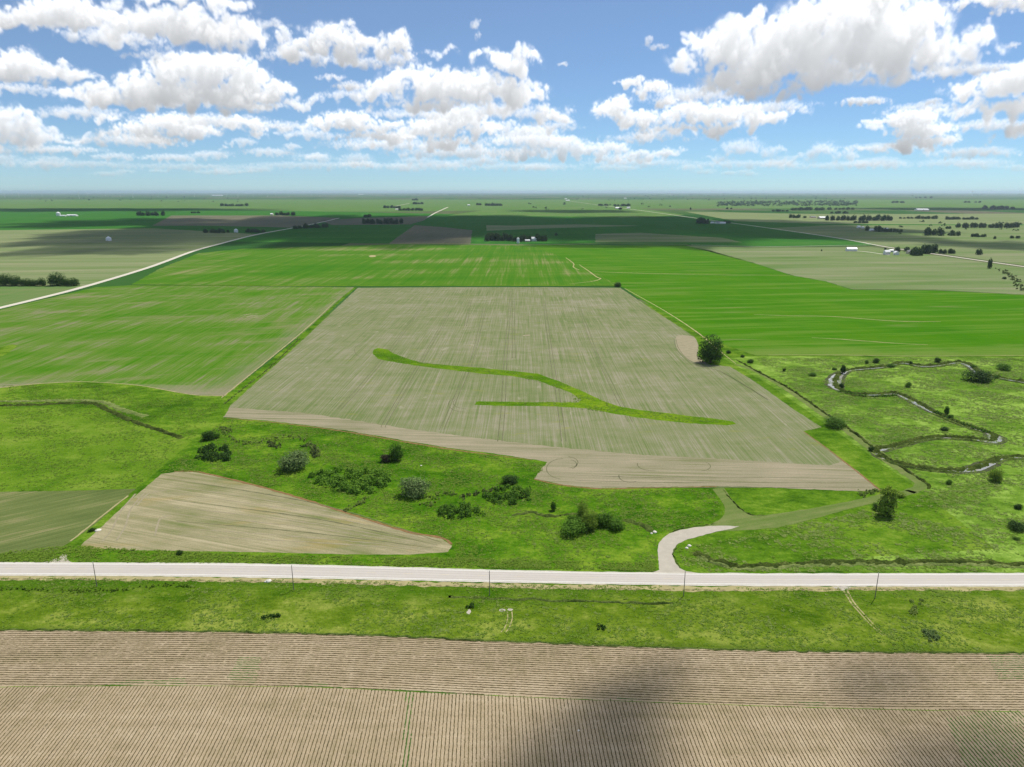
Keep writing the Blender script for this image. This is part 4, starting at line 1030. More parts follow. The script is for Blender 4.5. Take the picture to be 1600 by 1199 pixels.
plant('willow_shrub', 'bush', 456, 739, 46, 36, 'leaf_grey', 'grey green willow shrub at the upper left of the thicket', 'shrub', rz=.5)
plant('willow_shrub', 'bush', 644, 781, 45, 38, 'leaf_grey', 'grey green round willow shrub at the right end of the thicket', 'shrub', rz=2.5)
plant('shrub', 'bush', 322, 690, 20, 18, 'leaf_dark', 'small dark shrub by the left field corner above the oval shrub', 'shrub')
plant('shrub', 'bush', 338, 686, 10, 10, 'leaf_mid', 'very small shrub right of the dark one at the left field corner', 'shrub')
plant('shrub', 'bush', 796, 758, 26, 16, 'leaf_dark', 'dark rounded shrub at the head of the middle scrub patch', 'shrub')
plant('sapling', 'tall', 865, 800, 13, 16, 'leaf_mid', 'small lone bushy tree between the scrub patch and the tree clump', 'tree')
plant('broadleaf_tree', 'oak', 911, 817, 22, 37, 'leaf_olive', 'slim olive green tree at the back of the clump near the driveway', 'tree')
plant('broadleaf_tree', 'oak', 922, 832, 32, 38, 'leaf_olive', 'roundest dark tree in the middle of the clump near the driveway', 'tree')
plant('shrub', 'bush', 944, 826, 30, 26, 'leaf_mid', 'green shrub right against the tree clump near the driveway', 'shrub')
plant('shrub', 'bush', 964, 832, 26, 20, 'leaf_mid', 'rounded shrub at the right end of the tree clump near the driveway', 'shrub')
plant('shrub', 'bush', 898, 824, 24, 20, 'leaf_mid', 'shrub at the left foot of the tree clump near the driveway', 'shrub')
plant('shrub', 'flat', 897, 840, 48, 17, 'leaf_bright', 'low bright shrub in front of the tree clump near the driveway', 'shrub')
plant('broadleaf_tree', 'loose', 1393, 812, 40, 52, 'leaf_olive', 'loose olive tree at the lower right corner of the middle field', 'tree', rz=.2)
plant('shrub', 'bush', 1376, 800, 19, 14, 'leaf_dark', 'dark shrub at the left foot of the loose olive tree', 'shrub')
plant('shrub', 'bush', 1409, 778, 18, 10, 'leaf_olive', 'low shrub behind the loose olive tree', 'shrub')
plant('broadleaf_tree', 'oak', 1561, 755, 23, 27, 'leaf_olive', 'yellow green round tree in the meadow below the lowest creek bend', 'tree')
plant('shrub', 'flat', 1312, 671, 36, 15, 'leaf_mid', 'wide dark shrub beside the mown track right of the field', 'shrub')
plant('shrub', 'bush', 1479, 674, 13, 7, 'leaf_dark', 'small dark shrub inside the lower creek loop', 'shrub')
plant('shrub', 'bush', 1485, 758, 9, 9, 'leaf_mid', 'tiny shrub in the meadow left of the yellow green tree', 'shrub')
plant('shrub', 'bush', 1594, 797, 12, 10, 'leaf_dark', 'dark shrub in the meadow at the right border of the picture', 'shrub')
plant('shrub', 'flat', 1597, 832, 30, 11, 'leaf_dark', 'low dark shrub in the meadow above the ditch end', 'shrub')
for x, y, w, h, l in ((1139, 553, 8, 6, 'first small shrub to the right of the large round tree'), (1161, 559, 7, 5, 'second small shrub along the line right of the large round tree'), (1174, 568, 10, 7, 'third and widest small shrub along the line right of the large tree')):
    plant('shrub', 'bush', x, y, w, h, 'leaf_dark', l, 'shrub')
for x, y, w, h, k, m, l in ((1319, 585, 12, 15, 'tall', 'leaf_dark', 'dark tree standing where the creek turns beside the pale water'), (1371, 568, 10, 9, 'bush', 'leaf_dark', 'round dark bush near the field edge above the creek loop'),
        (1467, 567, 10, 9, 'bush', 'leaf_dark', 'round dark bush at the top of the creek loop'), (1424, 570, 5, 6, 'bush', 'leaf_dark', 'tiny bush between the two round bushes above the creek loop'),
        (1421, 606, 9, 10, 'bush', 'leaf_mid', 'lone bush in the middle of the creek loop'), (1481, 650, 11, 15, 'tall', 'leaf_mid', 'bushy tree on the bank of the diagonal creek reach'),
        (1487, 655, 8, 8, 'bush', 'leaf_mid', 'bush at the foot of the bank tree on the diagonal reach'), (1226, 581, 5, 6, 'bush', 'leaf_dark', 'tiny dark bush in the meadow near the mown track'),
        (1272, 589, 13, 6, 'flat', 'leaf_mid', 'low spreading bush in the meadow left of the creek turn'), (1305, 579, 8, 5, 'bush', 'leaf_mid', 'small bush just left of the dark creek tree'),
        (1355, 569, 6, 7, 'bush', 'leaf_mid', 'small bush left of the round bush above the creek loop'), (1316, 607, 8, 9, 'bush', 'leaf_dark', 'dark bush on the inner bank beside the pale water'),
        (1541, 600, 44, 10, 'flat', 'leaf_dark', 'long dark thicket beside the upper creek at the right'), (1523, 576, 10, 6, 'bush', 'leaf_mid', 'bush above the short pale water at the upper creek'),
        (1559, 592, 8, 6, 'bush', 'leaf_mid', 'bush on the bank of the upper creek at the right'), (1394, 575, 14, 6, 'flat', 'leaf_mid', 'low bush on the top bank of the creek loop'), (1363, 706, 9, 9, 'bush', 'leaf_dark', 'bush at the left tip of the lower creek bend'),
        (1575, 580, 24, 7, 'flat', 'leaf_mid', 'low scrub patch above the upper creek at the right'), (1590, 845, 10, 6, 'bush', 'leaf_mid', 'small bush above the right end of the ditch')):
    plant('shrub' if k in ('bush', 'flat') else 'broadleaf_tree', k, x, y, w, h, m, l, 'shrub' if k in ('bush', 'flat') else 'tree')
plant('broadleaf_tree', 'oak', 966, 449, 13, 9, 'leaf_dark', 'lone dark tree at the upper right corner of the middle field', 'tree')
plant('shrub', 'bush', 279, 868, 11, 8, 'leaf_dark', 'small dark shrub on the highway verge under the front field', 'shrub')
plant('shrub', 'flat', 141, 832, 12, 5, 'leaf_dark', 'low dark shrub in the grass by the left field boundary', 'shrub')

def thicket(name, px, n, height, mat, label, seed, leaf=.5, r=1.6, kind=None):
    """a mass of stems grown together: one plant stand with one uneven canopy"""
    rs = np.random.RandomState(seed)
    poly = [at(*q) for q in px]; P = np.array(poly); c0 = P.mean(0)
    lo, hi = P.min(0), P.max(0); PP, NN = [], []
    pts = []
    while len(pts) < n:
        q = rs.uniform(lo, hi)
        if in_poly(np.array([q[0]]), np.array([q[1]]), poly)[0]: pts.append(q)
    for q in pts:
        hh = height * rs.uniform(.55, 1.2); rr = r * rs.uniform(.6, 1.3); m = 34
        v = rs.normal(0, 1, (m, 3)); v[:, 2] = np.abs(v[:, 2]); v /= np.linalg.norm(v, axis=1)[:, None]
        k = rs.uniform(.75, 1.05, m)[:, None]
        PP.append(np.column_stack([q[0] - c0[0] + v[:, 0] * rr * k[:, 0], q[1] - c0[1] + v[:, 1] * rr * k[:, 0], .1 + v[:, 2] * hh * k[:, 0]])); NN.append(v)
    V = leaf_quads(np.concatenate(PP), np.concatenate(NN), leaf, rs)
    V[:, 2] = np.maximum(V[:, 2], .0)
    o = link_obj(name, mesh_np(name, V, np.arange(len(V), dtype=np.int32).reshape(-1, 4)), M[mat])
    o.location = (c0[0], c0[1], .03)
    return tag(o, label, None if kind else 'thicket', None, kind)
thicket('thicket', [(484, 745), (500, 737), (530, 735), (560, 738), (590, 738), (612, 746), (606, 760), (585, 770), (560, 774), (520, 767), (495, 756)], 150, 2.6, 'leaf_bright', 'wide bright green thicket in the middle of the draw', 61, .42, 1.7)
thicket('thicket', [(302, 716), (310, 703), (330, 698), (352, 700), (364, 709), (358, 720), (335, 721), (312, 720)], 60, 2.6, 'leaf_dark', 'oval dark green thicket near the left field boundary', 62, .40, 1.5)
thicket('thicket', [(683, 796), (700, 790), (735, 792), (755, 804), (742, 811), (715, 816), (690, 810)], 46, 2.4, 'leaf_mid', 'dark green thicket below the gully, left of the middle scrub', 63, .36, 1.3)
thicket('thicket', [(756, 776), (775, 764), (800, 757), (822, 763), (836, 775), (820, 788), (790, 790), (765, 786)], 60, 2.2, 'leaf_mid', 'patchy green thicket at the centre of the gully', 64, .36, 1.25)
thicket('weeds', [(408, 966), (430, 960), (445, 964), (430, 969)], 7, .8, 'leaf_dark', 'dark low weeds thicket in the verge near the road at left', 66, .25, .8, kind='stuff')
thicket('weeds', [(935, 978), (945, 978), (943, 987), (935, 987)], 5, .7, 'leaf_dark', 'small dark weed thicket in the verge right of the bare spots', 67, .22, .6, kind='stuff')
thicket('weeds', [(727, 946), (742, 945), (740, 950), (728, 950)], 5, .7, 'leaf_dark', 'small dark weed thicket above the pale bare spot in the verge', 68, .22, .6, kind='stuff')
thicket('weeds', [(1438, 984), (1462, 984), (1470, 1000), (1452, 1003), (1444, 995)], 16, .9, 'leaf_grey', 'grey green low thicket at the right of the verge', 69, .22, .9, kind='stuff')
thicket('weeds', [(1412, 940), (1440, 938), (1436, 960), (1420, 962)], 10, .7, 'tuft_pale', 'pale low thicket above the grey green one in the verge', 70, .25, .9, kind='stuff')

# ------------------------------------------------------------------ groves and far trees
FAR_COUNT = [0]
ORD = 'leftmost second third fourth fifth sixth seventh eighth ninth tenth eleventh twelfth'.split()
def nth(i, n, what, where):
    if i == 0: return 'leftmost %s %s' % (what, where)
    if i == n - 1: return 'rightmost %s %s' % (what, where)
    return '%s %s from the left %s' % (ORD[i], what, where)
def grove(x0, x1, y0, hpx, n, label, group, y1=None, spread=1.5, wk=1.0, mat='far_leaf'):
    y1 = y0 if y1 is None else y1
    for i in range(n):
        t = (i + .5) / n if n > 1 else .5
        x = x0 + (x1 - x0) * (t + random.uniform(-.3, .3) / n); y = y0 + (y1 - y0) * t
        X, Y = at(x, y); s = mpp(x, y)
        h = hpx * s * random.uniform(.72, 1.12); w = max(h * random.uniform(.75, 1.1), (x1 - x0) * s / n * 1.5) * wk
        w = min(w, h * 1.9)
        Y += random.uniform(0, spread) * h
        o = link_obj('grove_tree' if n > 1 else 'lone_tree', TR[random.choice(('far', 'far_b'))], None)
        if not o.data.materials: o.data.materials.append(M['far_leaf'])
        o.location = (X, Y, .1); o.rotation_euler = (0, 0, random.uniform(0, 6.28)); o.scale = (w, w, h)
        tag(o, nth(i, n, 'tree', label) if n > 1 else label, 'tree', group if n > 1 else None); FAR_COUNT[0] += 1
LT = 'tree of the %s'
def G(x0, x1, y, h, n, where, y1=None, **k):
    if n > 1: grove(x0, x1, y, h, n, 'in the ' + where, 'trees of the ' + where, y1, **k)
    else: grove(x0, x1, y, h, 1, where, None, y1, **k)
# left grove, near enough for single crowns
for x, w, h, l in ((2, 26, 22, 'dark tree at the left border of the picture behind the small green field'), (20, 22, 19, 'second dark tree of the left row, rounded and lower than its neighbour'), (36, 22, 14, 'third tree of the left row, low and bushy'), (50, 16, 12, 'last low tree of the left row before the gap'),
                  (62, 15, 15, 'first tree after the gap in the left row'), (82, 31, 24, 'tallest dark tree of the left row, above the gravel road'), (99, 16, 13, 'low tree between the tallest and the last of the left row'), (110, 21, 15, 'last round tree of the left row, nearest to the gravel road')):
    plant('broadleaf_tree', 'oak', x, 448, w, h, 'leaf_dark', l, 'tree')
G(211, 254, 337.5, 7.5, 9, 'grove beyond the left brown field')
G(345, 385, 322.5, 4.5, 8, 'long far grove at the left')
G(296, 311, 333.5, 3.2, 3, 'thin far row left of the brown field')
G(313, 350, 364.5, 7, 7, 'grove left of the grain bin')
G(353, 358, 364, 5, 2, 'gap beside the grain bin')
G(380, 411, 364, 6.5, 6, 'grove right of the grain bin')
G(457, 512, 358.5, 7.5, 9, 'grove along the left gravel road', 356)
G(565, 628, 350.5, 8.5, 12, 'shaded grove beyond the brown field')
G(567, 578, 340, 5, 2, 'pair behind the shaded grove')
G(600, 626, 325.5, 4.5, 6, 'left far grove by the short road')
G(624, 661, 329.5, 4.5, 8, 'right far grove by the short road')
G(642, 655, 313.5, 3, 3, 'farthest grove by the short road')
G(644, 660, 319.5, 4, 4, 'small grove above the short road')
G(430, 462, 337, 6, 6, 'grove of the far left farmhouse')
G(745, 753, 321, 4, 2, 'pair left of the top far grove')
G(757, 786, 322, 5, 6, 'top far grove near the middle')
G(759, 800, 377.5, 13, 9, 'grove round the white farmhouse')
G(800, 832, 378, 10, 6, 'low row beside the white farmhouse')
G(840, 853, 378, 12, 3, 'clump right of the white farmhouse')
G(869, 869, 369, 5, 1, 'lone dark tree right of the white farmhouse grove')
G(934, 952, 322, 4, 4, 'left far grove near the right gravel road')
G(960, 987, 322.5, 4, 6, 'far farm grove near the right gravel road')
G(968, 973, 328, 5, 1, 'lone tree before the far farm near the right gravel road')
G(1080, 1080, 328, 3.5, 1, 'lone dark tree left of the right gravel road')
G(1135, 1147, 327, 3, 2, 'pair beyond the right gravel road')
G(1092, 1111, 350.5, 10, 4, 'dark clump beside the right gravel road farm')
G(1133, 1143, 349.5, 5, 2, 'pair at the right gravel road farm')
G(1235, 1253, 341, 6, 4, 'clump left of the big barn')
G(1255, 1260, 341, 4.5, 1, 'lone tree just left of the big barn yard')
G(1290, 1342, 345, 8, 12, 'dense grove beside the big barn')
G(1342, 1398, 345.5, 9, 12, 'right half of the dense barn grove')
G(1206, 1232, 331, 4, 5, 'far village rows at the left')
G(1236, 1290, 329, 5, 9, 'far village rows in the middle')
G(1290, 1337, 328, 4, 7, 'far village rows at the right')
G(1296, 1330, 334, 4, 5, 'lower far village row')
G(1337, 1356, 349, 4, 4, 'scrub below the barn grove')
G(1354, 1362, 361, 8, 2, 'pair left of the three-house farm')
G(1368, 1380, 362.5, 9, 3, 'trees amid the three-house farm')
G(1380, 1410, 363, 6.5, 7, 'row right of the three-house farm')
G(1406, 1436, 342, 3.5, 5, 'far row left of the long hedge')
G(1436, 1470, 342.5, 5.5, 7, 'far row in the middle of the long hedge')
G(1478, 1530, 343.5, 5, 10, 'far row at the right of the long hedge')
G(1450, 1474, 369, 13, 4, 'big dark clump at the far right')
G(1482, 1486, 368.5, 6, 1, 'small tree between the two clumps at the far right')
G(1490, 1500, 369, 10, 2, 'round pair at the far right')
G(1501, 1526, 356.5, 8, 6, 'first row of the right hedge')
G(1531, 1571, 356.5, 8, 8, 'second row of the right hedge')
G(1573, 1600, 356.5, 8.5, 6, 'third row of the right hedge')
G(1480, 1487, 358, 5, 2, 'pair left of the right hedge')
G(1518, 1530, 370.5, 7, 3, 'left scrub below the right hedge')
G(1530, 1546, 371, 5, 4, 'middle scrub below the right hedge')
G(1556, 1558, 374, 4.5, 1, 'small lone tree below the right hedge')
G(1580, 1596, 373, 4.5, 4, 'right scrub below the right hedge')
G(1426, 1444, 400, 12, 3, 'dark round clump below the road houses')
G(1444, 1471, 397, 14, 6, 'grove behind the road houses')
G(1470, 1496, 397, 8.5, 6, 'low grove right of the road houses')
G(1400, 1407, 394, 10, 1, 'slim dark tree beside the white house by the right gravel road')
G(1418, 1425, 394, 7, 1, 'dark tree behind the grey house by the right gravel road')
G(1384, 1387, 391, 4, 1, 'small tree behind the white house by the right gravel road')
G(1528, 1536, 399, 10, 1, 'round lone tree left of the right gravel road end')
G(1543, 1549, 420, 19, 1, 'tall slim lone tree in front of the right gravel road', wk=.55)
G(1284, 1285, 393, 3, 1, 'tiny lone tree left of the white shed')
G(1568, 1576, 437, 4, 1, 'small bush on the far right creek')
G(1537, 1585, 327, 5.5, 9, 'dark far wood on the right horizon')
G(1395, 1417, 317.5, 4, 4, 'blue far grove on the right horizon')
G(1428, 1460, 310, 3, 4, 'farthest right grove')
G(1505, 1537, 317, 3, 4, 'thin far grove on the right horizon')
def wood(name, x0, x1, y0, y1, hpx, n, label, seed):
    rs = np.random.RandomState(seed); PP, NN, SS = [], [], []
    for i in range(n):
        x, y = rs.uniform(x0, x1), rs.uniform(y0, y1); X, Y = at(x, y); s = mpp(x, y); h = hpx * s * rs.uniform(.6, 1.1)
        v = rs.normal(0, 1, (14, 3)); v[:, 2] = np.abs(v[:, 2]); v /= np.linalg.norm(v, axis=1)[:, None]
        PP.append(np.column_stack([X + v[:, 0] * h * .9, Y + v[:, 1] * h * .9, v[:, 2] * h])); NN.append(v); SS.append(np.full(14, h * .38))
    V = leaf_quads(np.concatenate(PP), np.concatenate(NN), np.concatenate(SS), rs)
    tag(link_obj(name, mesh_np(name, V, np.arange(len(V), dtype=np.int32).reshape(-1, 4)), M['far_leaf']), label, kind='stuff')
wood('far_woods', 1120, 1340, 315, 322, 2.4, 430, 'blue green woods far off at the right', 71)
wood('far_woods', 1120, 1200, 318, 323, 2.2, 60, 'lower edge of the far right woods', 72)
wood('far_woods', 640, 800, 303.5, 306, 1.3, 80, 'thin line of woods on the middle horizon', 73)
wood('far_woods', 1000, 1600, 303, 307, 1.2, 160, 'thin line of woods on the right horizon', 74)
wood('far_woods', -100, 620, 303, 306, 1.0, 120, 'thin line of woods on the left horizon', 75)
wood('far_woods', 900, 1330, 307, 314, 1.6, 60, 'scattered far woods right of the middle', 76)
wood('far_woods', 60, 400, 307, 316, 1.8, 26, 'scattered far trees at the left', 77)
wood('far_woods', 820, 1100, 318, 328, 2.4, 20, 'scattered hedgerow trees near the far right road', 78)
wood('far_woods', 1390, 1600, 345, 366, 3.5, 22, 'scattered scrub in the far right pasture', 79)

# ------------------------------------------------------------------ buildings
def box_v(x0, x1, y0, y1, z0, z1): return [(x0, y0, z0), (x1, y0, z0), (x1, y1, z0), (x0, y1, z0), (x0, y0, z1), (x1, y0, z1), (x1, y1, z1), (x0, y1, z1)]
BOXF = [(3, 2, 1, 0), (4, 5, 6, 7), (0, 1, 5, 4), (1, 2, 6, 5), (2, 3, 7, 6), (3, 0, 4, 7)]
def boxes(name, L, mat, parent=None):
    V, Fc = [], []
    for b in L:
        o = len(V); V += box_v(*b); Fc += [tuple(o + i for i in f) for f in BOXF]
    return link_obj(name, mesh_np(name, V, Fc), M[mat], parent)
def gable(name, cat, x, y, L, W, hw, hr, rz, wall, roof, label, door='side', chimney=False, group=None):
    """long axis along x; ridge along x"""
    X, Y = at(x, y); r = empty(name, (X, Y, .25), rz); tag(r, label, cat, group)
    a, b = L / 2, W / 2
    if door == 'open':      # open gable end towards +x, one bay in
        V = [(-a, -b, 0), (a, -b, 0), (a, b, 0), (-a, b, 0), (-a, -b, hw), (a, -b, hw), (a, b, hw), (-a, b, hw), (-a, 0, hr)]
        Fc = [(0, 1, 5, 4), (2, 3, 7, 6), (3, 0, 4, 8, 7)]
        link_obj('wall', mesh_np('wall', V, Fc), M[wall], r)
        boxes('floor_slab', [(-a + .1, a - .1, -b + .1, b - .1, 0, .1)], 'gravel', r)
        boxes('inner_wall', [(a - 6.2, a - 6, -b + .1, b - .1, .1, hw)], 'dark', r)
    else:
        V = [(-a, -b, 0), (a, -b, 0), (a, b, 0), (-a, b, 0), (-a, -b, hw), (a, -b, hw), (a, b, hw), (-a, b, hw), (-a, 0, hr), (a, 0, hr)]
        Fc = [(0, 1, 5, 4), (1, 2, 6, 9, 5), (2, 3, 7, 6), (3, 0, 4, 8, 7)]
        link_obj('wall', mesh_np('wall', V, Fc), M[wall], r)
        if door == 'big': boxes('sliding_door', [(-2.4, 2.4, -b - .12, -b - .02, 0, min(hw - .6, 4.2))], 'dark', r)
        else:
            boxes('door', [(-.5, .5, -b - .08, -b - .01, 0, 2.1)], 'dark', r)
            for wx in (-a * .6, a * .6): boxes('window', [(wx - .6, wx + .6, -b - .06, -b - .01, 1.0, 2.4)], 'dark', r)
    ov, th = .45, .16
    sl = (hr - hw) / b
    V, Fc = [], []
    for s in (-1, 1):
        o = len(V)
        e = (s * (b + ov), hw - sl * ov)
        for xx in (-a - ov, a + ov):
            V += [(xx, e[0], e[1]), (xx, 0, hr), (xx, 0, hr + th), (xx, e[0], e[1] + th)]
        Fc += [tuple(o + i for i in f) for f in ((0, 1, 2, 3), (7, 6, 5, 4), (3, 2, 6, 7), (0, 4, 5, 1), (0, 3, 7, 4), (1, 5, 6, 2))]
    rf = link_obj('roof', mesh_np('roof', V, Fc), M[roof], r)
    if chimney: boxes('chimney', [(a * .3, a * .3 + .8, .2, 1.0, hr - .6, hr + 1.2)], 'roof_grey', rf)
    return r
def bin_(name, x, y, rad, h, label, cone=.45, cat='grain bin', mat='steel'):
    X, Y = at(x, y); r = empty(name, (X, Y, .25)); tag(r, label, cat); m = 20
    V = [(rad * math.cos(6.2832 * k / m), rad * math.sin(6.2832 * k / m), z) for z in (0, h) for k in range(m)]
    link_obj('wall', mesh_np('wall', V, [(k, (k + 1) % m, m + (k + 1) % m, m + k) for k in range(m)]), M[mat], r)
    V = [((rad + .15) * q * math.cos(6.2832 * k / m), (rad + .15) * q * math.sin(6.2832 * k / m), h + (1 - q) * rad * cone) for q in (1, .12) for k in range(m)]
    link_obj('roof', mesh_np('roof', V, [(k, (k + 1) % m, m + (k + 1) % m, m + k) for k in range(m)] + [tuple(range(m, 2 * m))]), M[mat], r)
    boxes('door', [(-.5, .5, -rad - .12, -rad + .02, .3, 2.2)], 'dark', r)
    return r
def S(x, y, px): return px * mpp(x, y)
gable('machine_shed', 'shed', 1330, 392.5, S(1330, 392, 14.5), S(1330, 392, 9), 4.6, 7.4, R(-4), 'white', 'roof_white', 'long white shed with dark open end in the right tan field', 'open')
gable('farmhouse', 'house', 1385, 398, S(1385, 398, 8), 8, 5.6, 8.6, R(8), 'white', 'roof_white', 'larger white house left of the slim tree by the right gravel road', chimney=True)
gable('garage', 'shed', 1392, 394, S(1392, 394, 6), 7, 3.4, 5.2, R(5), 'white', 'roof_white', 'white outbuilding between the two white houses by the right gravel road')
gable('farmhouse', 'house', 1400, 398.5, S(1400, 398, 6.5), 8, 4.6, 7.2, R(90), 'white', 'roof_white', 'smaller white house right under the slim tree by the right gravel road')
gable('farmhouse', 'house', 1421, 396.5, S(1421, 396, 8), 9, 4, 6.8, R(0), 'tan_wall', 'roof_grey', 'grey roofed tan house left of the dark round clump')
bin_('grain_bin', 170, 376.5, S(170, 376, 4), S(170, 376, 4), 'lone white dome-topped bin in the left tan field', .75, mat='roof_white')
bin_('grain_bin', 369, 363.5, S(369, 363, 3), S(369, 363, 4), 'pale grain bin standing between two dark groves', .6, mat='roof_white')
bin_('grain_bin', 91.5, 337.5, S(92, 337, 3), S(92, 337, 4.2), 'white grain bin at the left end of the far white farm', .7, mat='roof_white')
gable('farm_shed', 'shed', 99, 338.3, S(99, 338, 8), 14, 4, 6.5, R(0), 'white', 'roof_white', 'low white shed beside the bin of the far white farm')
gable('long_barn', 'barn', 113, 338, S(113, 338, 15), 22, 5, 8.5, R(0), 'white', 'roof_white', 'long white barn at the far white farm', 'big')
gable('farmhouse', 'house', 834, 377, S(834, 377, 9), 12, 6.2, 10.2, R(6), 'white', 'roof_white', 'white farmhouse among dark trees beyond the middle field', chimney=True)
bin_('silo', 809.5, 380.5, 3.2, 12, 'pale silo at the front of the farmhouse grove', .5, 'silo', 'roof_white')
gable('farm_shed', 'shed', 824, 378, 12, 8, 3.2, 5.2, R(12), 'tan_wall', 'roof_white', 'low shed left of the white farmhouse beyond the middle field')
gable('farm_shed', 'shed', 1113, 349.5, S(1113, 349, 5), 12, 4, 6.5, R(0), 'white', 'roof_white', 'white shed just right of the dark clump on the right gravel road')
gable('farmhouse', 'house', 1121, 349.8, S(1121, 349, 6), 12, 5, 8.5, R(10), 'white', 'roof_grey', 'grey roofed house in the right gravel road farm')
gable('farm_shed', 'shed', 1129, 350, S(1129, 349, 8), 14, 4, 6.5, R(0), 'white', 'roof_white', 'wide white shed at the right end of the gravel road farm')
gable('cattle_barn', 'barn', 1285, 342, S(1285, 342, 12), 34, 5, 10, R(0), 'tan_wall', 'roof_white', 'big pale barn in a tan yard left of the dense grove', 'big')
gable('farm_shed', 'shed', 1270, 340.5, S(1270, 340, 8), 20, 4, 7, R(0), 'tan_wall', 'roof_grey', 'tan shed at the left of the big pale barn')
gable('farmhouse', 'house', 1341.5, 356.5, S(1341, 356, 4), 10, 4.5, 7.5, R(0), 'white', 'roof_white', 'white house standing apart, first left of the three-house farm')
gable('farm_shed', 'shed', 1348, 357, S(1348, 357, 3), 9, 3.6, 6, R(0), 'white', 'roof_white', 'tiny white shed second left of the three-house farm')
gable('farmhouse', 'house', 1362, 361.3, S(1362, 361, 6), 11, 4.2, 7, R(0), 'white', 'roof_white', 'white house under the trees of the three-house farm')
gable('farmhouse', 'house', 1384, 360, S(1384, 360, 6), 11, 4.2, 7, R(0), 'white', 'roof_white', 'white house at the right of the three-house farm')
gable('farmhouse', 'house', 425, 336.5, S(425, 336, 4), 16, 6, 10, R(0), 'tan_wall', 'roof_white', 'pale house at the left end of the far left grove')
gable('farmhouse', 'house', 732.5, 322, S(732, 322, 4), 16, 8, 13, R(0), 'white', 'roof_white', 'white house alone left of the top far grove')
gable('farm_shed', 'shed', 621, 328.5, S(621, 328, 6), 18, 5, 8, R(0), 'tan_wall', 'roof_white', 'pale shed between the two far groves by the short road')
for x, y, w, l in ((966, 326.5, 9, 'pale long shed at the far farm near the right gravel road'), (982, 326, 5, 'pale square shed at the right of the far farm near the gravel road'), (884, 311.5, 4, 'white far building at the end of the right gravel road'), (887, 314, 6, 'lower white far building at the end of the right gravel road'), (977, 310.5, 4, 'white dot of a far building on the middle right plain')):
    gable('farm_shed', 'shed', x, y, S(x, y, w), S(x, y, w) * .5, 6, 12, R(0), 'white', 'roof_white', l)
gable('long_barn', 'barn', 1440, 329, S(1440, 329, 18), 40, 6, 11, R(0), 'white', 'roof_white', 'very long pale barn in the far right plain', 'big')
for x, y, w, l in ((140, 302.8, 9, 'first white far building from the left on the horizon'), (163, 301.8, 14, 'second white far building from the left on the horizon'), (340, 306.3, 15, 'tan far building under the left turbines'), (387, 302.5, 9, 'white far building at the right end of the turbines'), (564, 304.3, 8, 'white far building on the horizon left of the middle')):
    gable('far_building', 'building', x, y, S(x, y, w), 120, 14, 24, R(0), 'white', 'roof_white', l, 'big')
def water_tower(x, y, label):
    X, Y = at(x, y); r = empty('water_tower', (X, Y, .2)); tag(r, label, 'water tower'); m = 16
    def lathe(name, prof):
        V = [(q * math.cos(6.2832 * k / m), q * math.sin(6.2832 * k / m), z) for q, z in prof for k in range(m)]
        link_obj(name, mesh_np(name, V, [(j * m + k, j * m + (k + 1) % m, (j + 1) * m + (k + 1) % m, (j + 1) * m + k) for j in range(len(prof) - 1) for k in range(m)]), M['white'], r)
    lathe('stem', [(9, 0), (6, 8), (5.5, 120)])
    lathe('tank', [(6, 118), (22, 128), (26, 140), (22, 152), (8, 160), (.2, 162)])
water_tower(1519, 306, 'white water tower on the right horizon')

# ------------------------------------------------------------------ utility poles
def make_pole():
    r = empty('utility_pole', (0, 0, 0)); V, Fc = [], []; m = 10; hh = 8.4
    for z, q in ((0, .13), (hh * .5, .11), (hh, .09)):
        V += [(q * math.cos(6.2832 * k / m), q * math.sin(6.2832 * k / m), z) for k in range(m)]
    Fc = [(j * m + k, j * m + (k + 1) % m, (j + 1) * m + (k + 1) % m, (j + 1) * m + k) for j in range(2) for k in range(m)] + [tuple(range(2 * m, 3 * m))]
    link_obj('shaft', mesh_np('shaft', V, Fc), M['wood'], r)
    boxes('insulator', [(-.06, .06, -.06, .06, hh, hh + .28)], 'steel', r)
    return r
def copy_tree(o, parent=None):
    c = o.copy(); col.objects.link(c)
    if parent: c.parent = parent
    for ch in list(o.children): copy_tree(ch, c)
    return c
pole0 = make_pole()
spots = [(151.5, 917, 'first utility pole from the left along the highway verge'), (459, 922, 'utility pole in the verge right of the white rock'), (765, 931, 'utility pole in the middle of the verge above the bare spots'), (1068, 932, 'utility pole in the verge opposite the gravel driveway'), (1367, 935, 'utility pole right of the two-track path in the verge')]
for i, (x, y, l) in enumerate(spots):
    o = pole0 if i == 0 else copy_tree(pole0)
    X, Y = at(x, y); o.location = (X, Y, .03); o.rotation_euler = (R(random.uniform(-.3, .3)), R(random.uniform(-.3, .3)), 0)
    tag(o, l, 'utility pole', 'utility poles along the highway')

# ------------------------------------------------------------------ rocks
def rock(x, y, s, label, seed, flat=.6):
    rs = np.random.RandomState(seed); V = []; nr, m = 6, 9
    for j in range(nr + 1):
        t = math.pi * j / nr
        for k in range(m):
            a = 6.2832 * k / m; q = s * (1 + .30 * mnoise.noise((math.cos(a) * 1.5 * math.sin(t) + seed, math.sin(a) * 1.5 * math.sin(t), math.cos(t) * 1.5)))
            V.append((q * math.sin(t) * math.cos(a), q * math.sin(t) * math.sin(a), max(-.1, q * math.cos(t) * flat)))
    Fc = np.array([(j * m + k, j * m + (k + 1) % m, (j + 1) * m + (k + 1) % m, (j + 1) * m + k) for j in range(nr) for k in range(m)], np.int32)[:, ::-1]
    o = link_obj('rock', mesh_np('rock', V, Fc), M['rock']); X, Y = at(x, y); o.location = (X, Y, .05); o.rotation_euler = (0, 0, rs.rand() * 6)
    return tag(o, label, 'rock')
rock(420, 908.5, .95, 'large pale rock on the verge below the highway', 1)
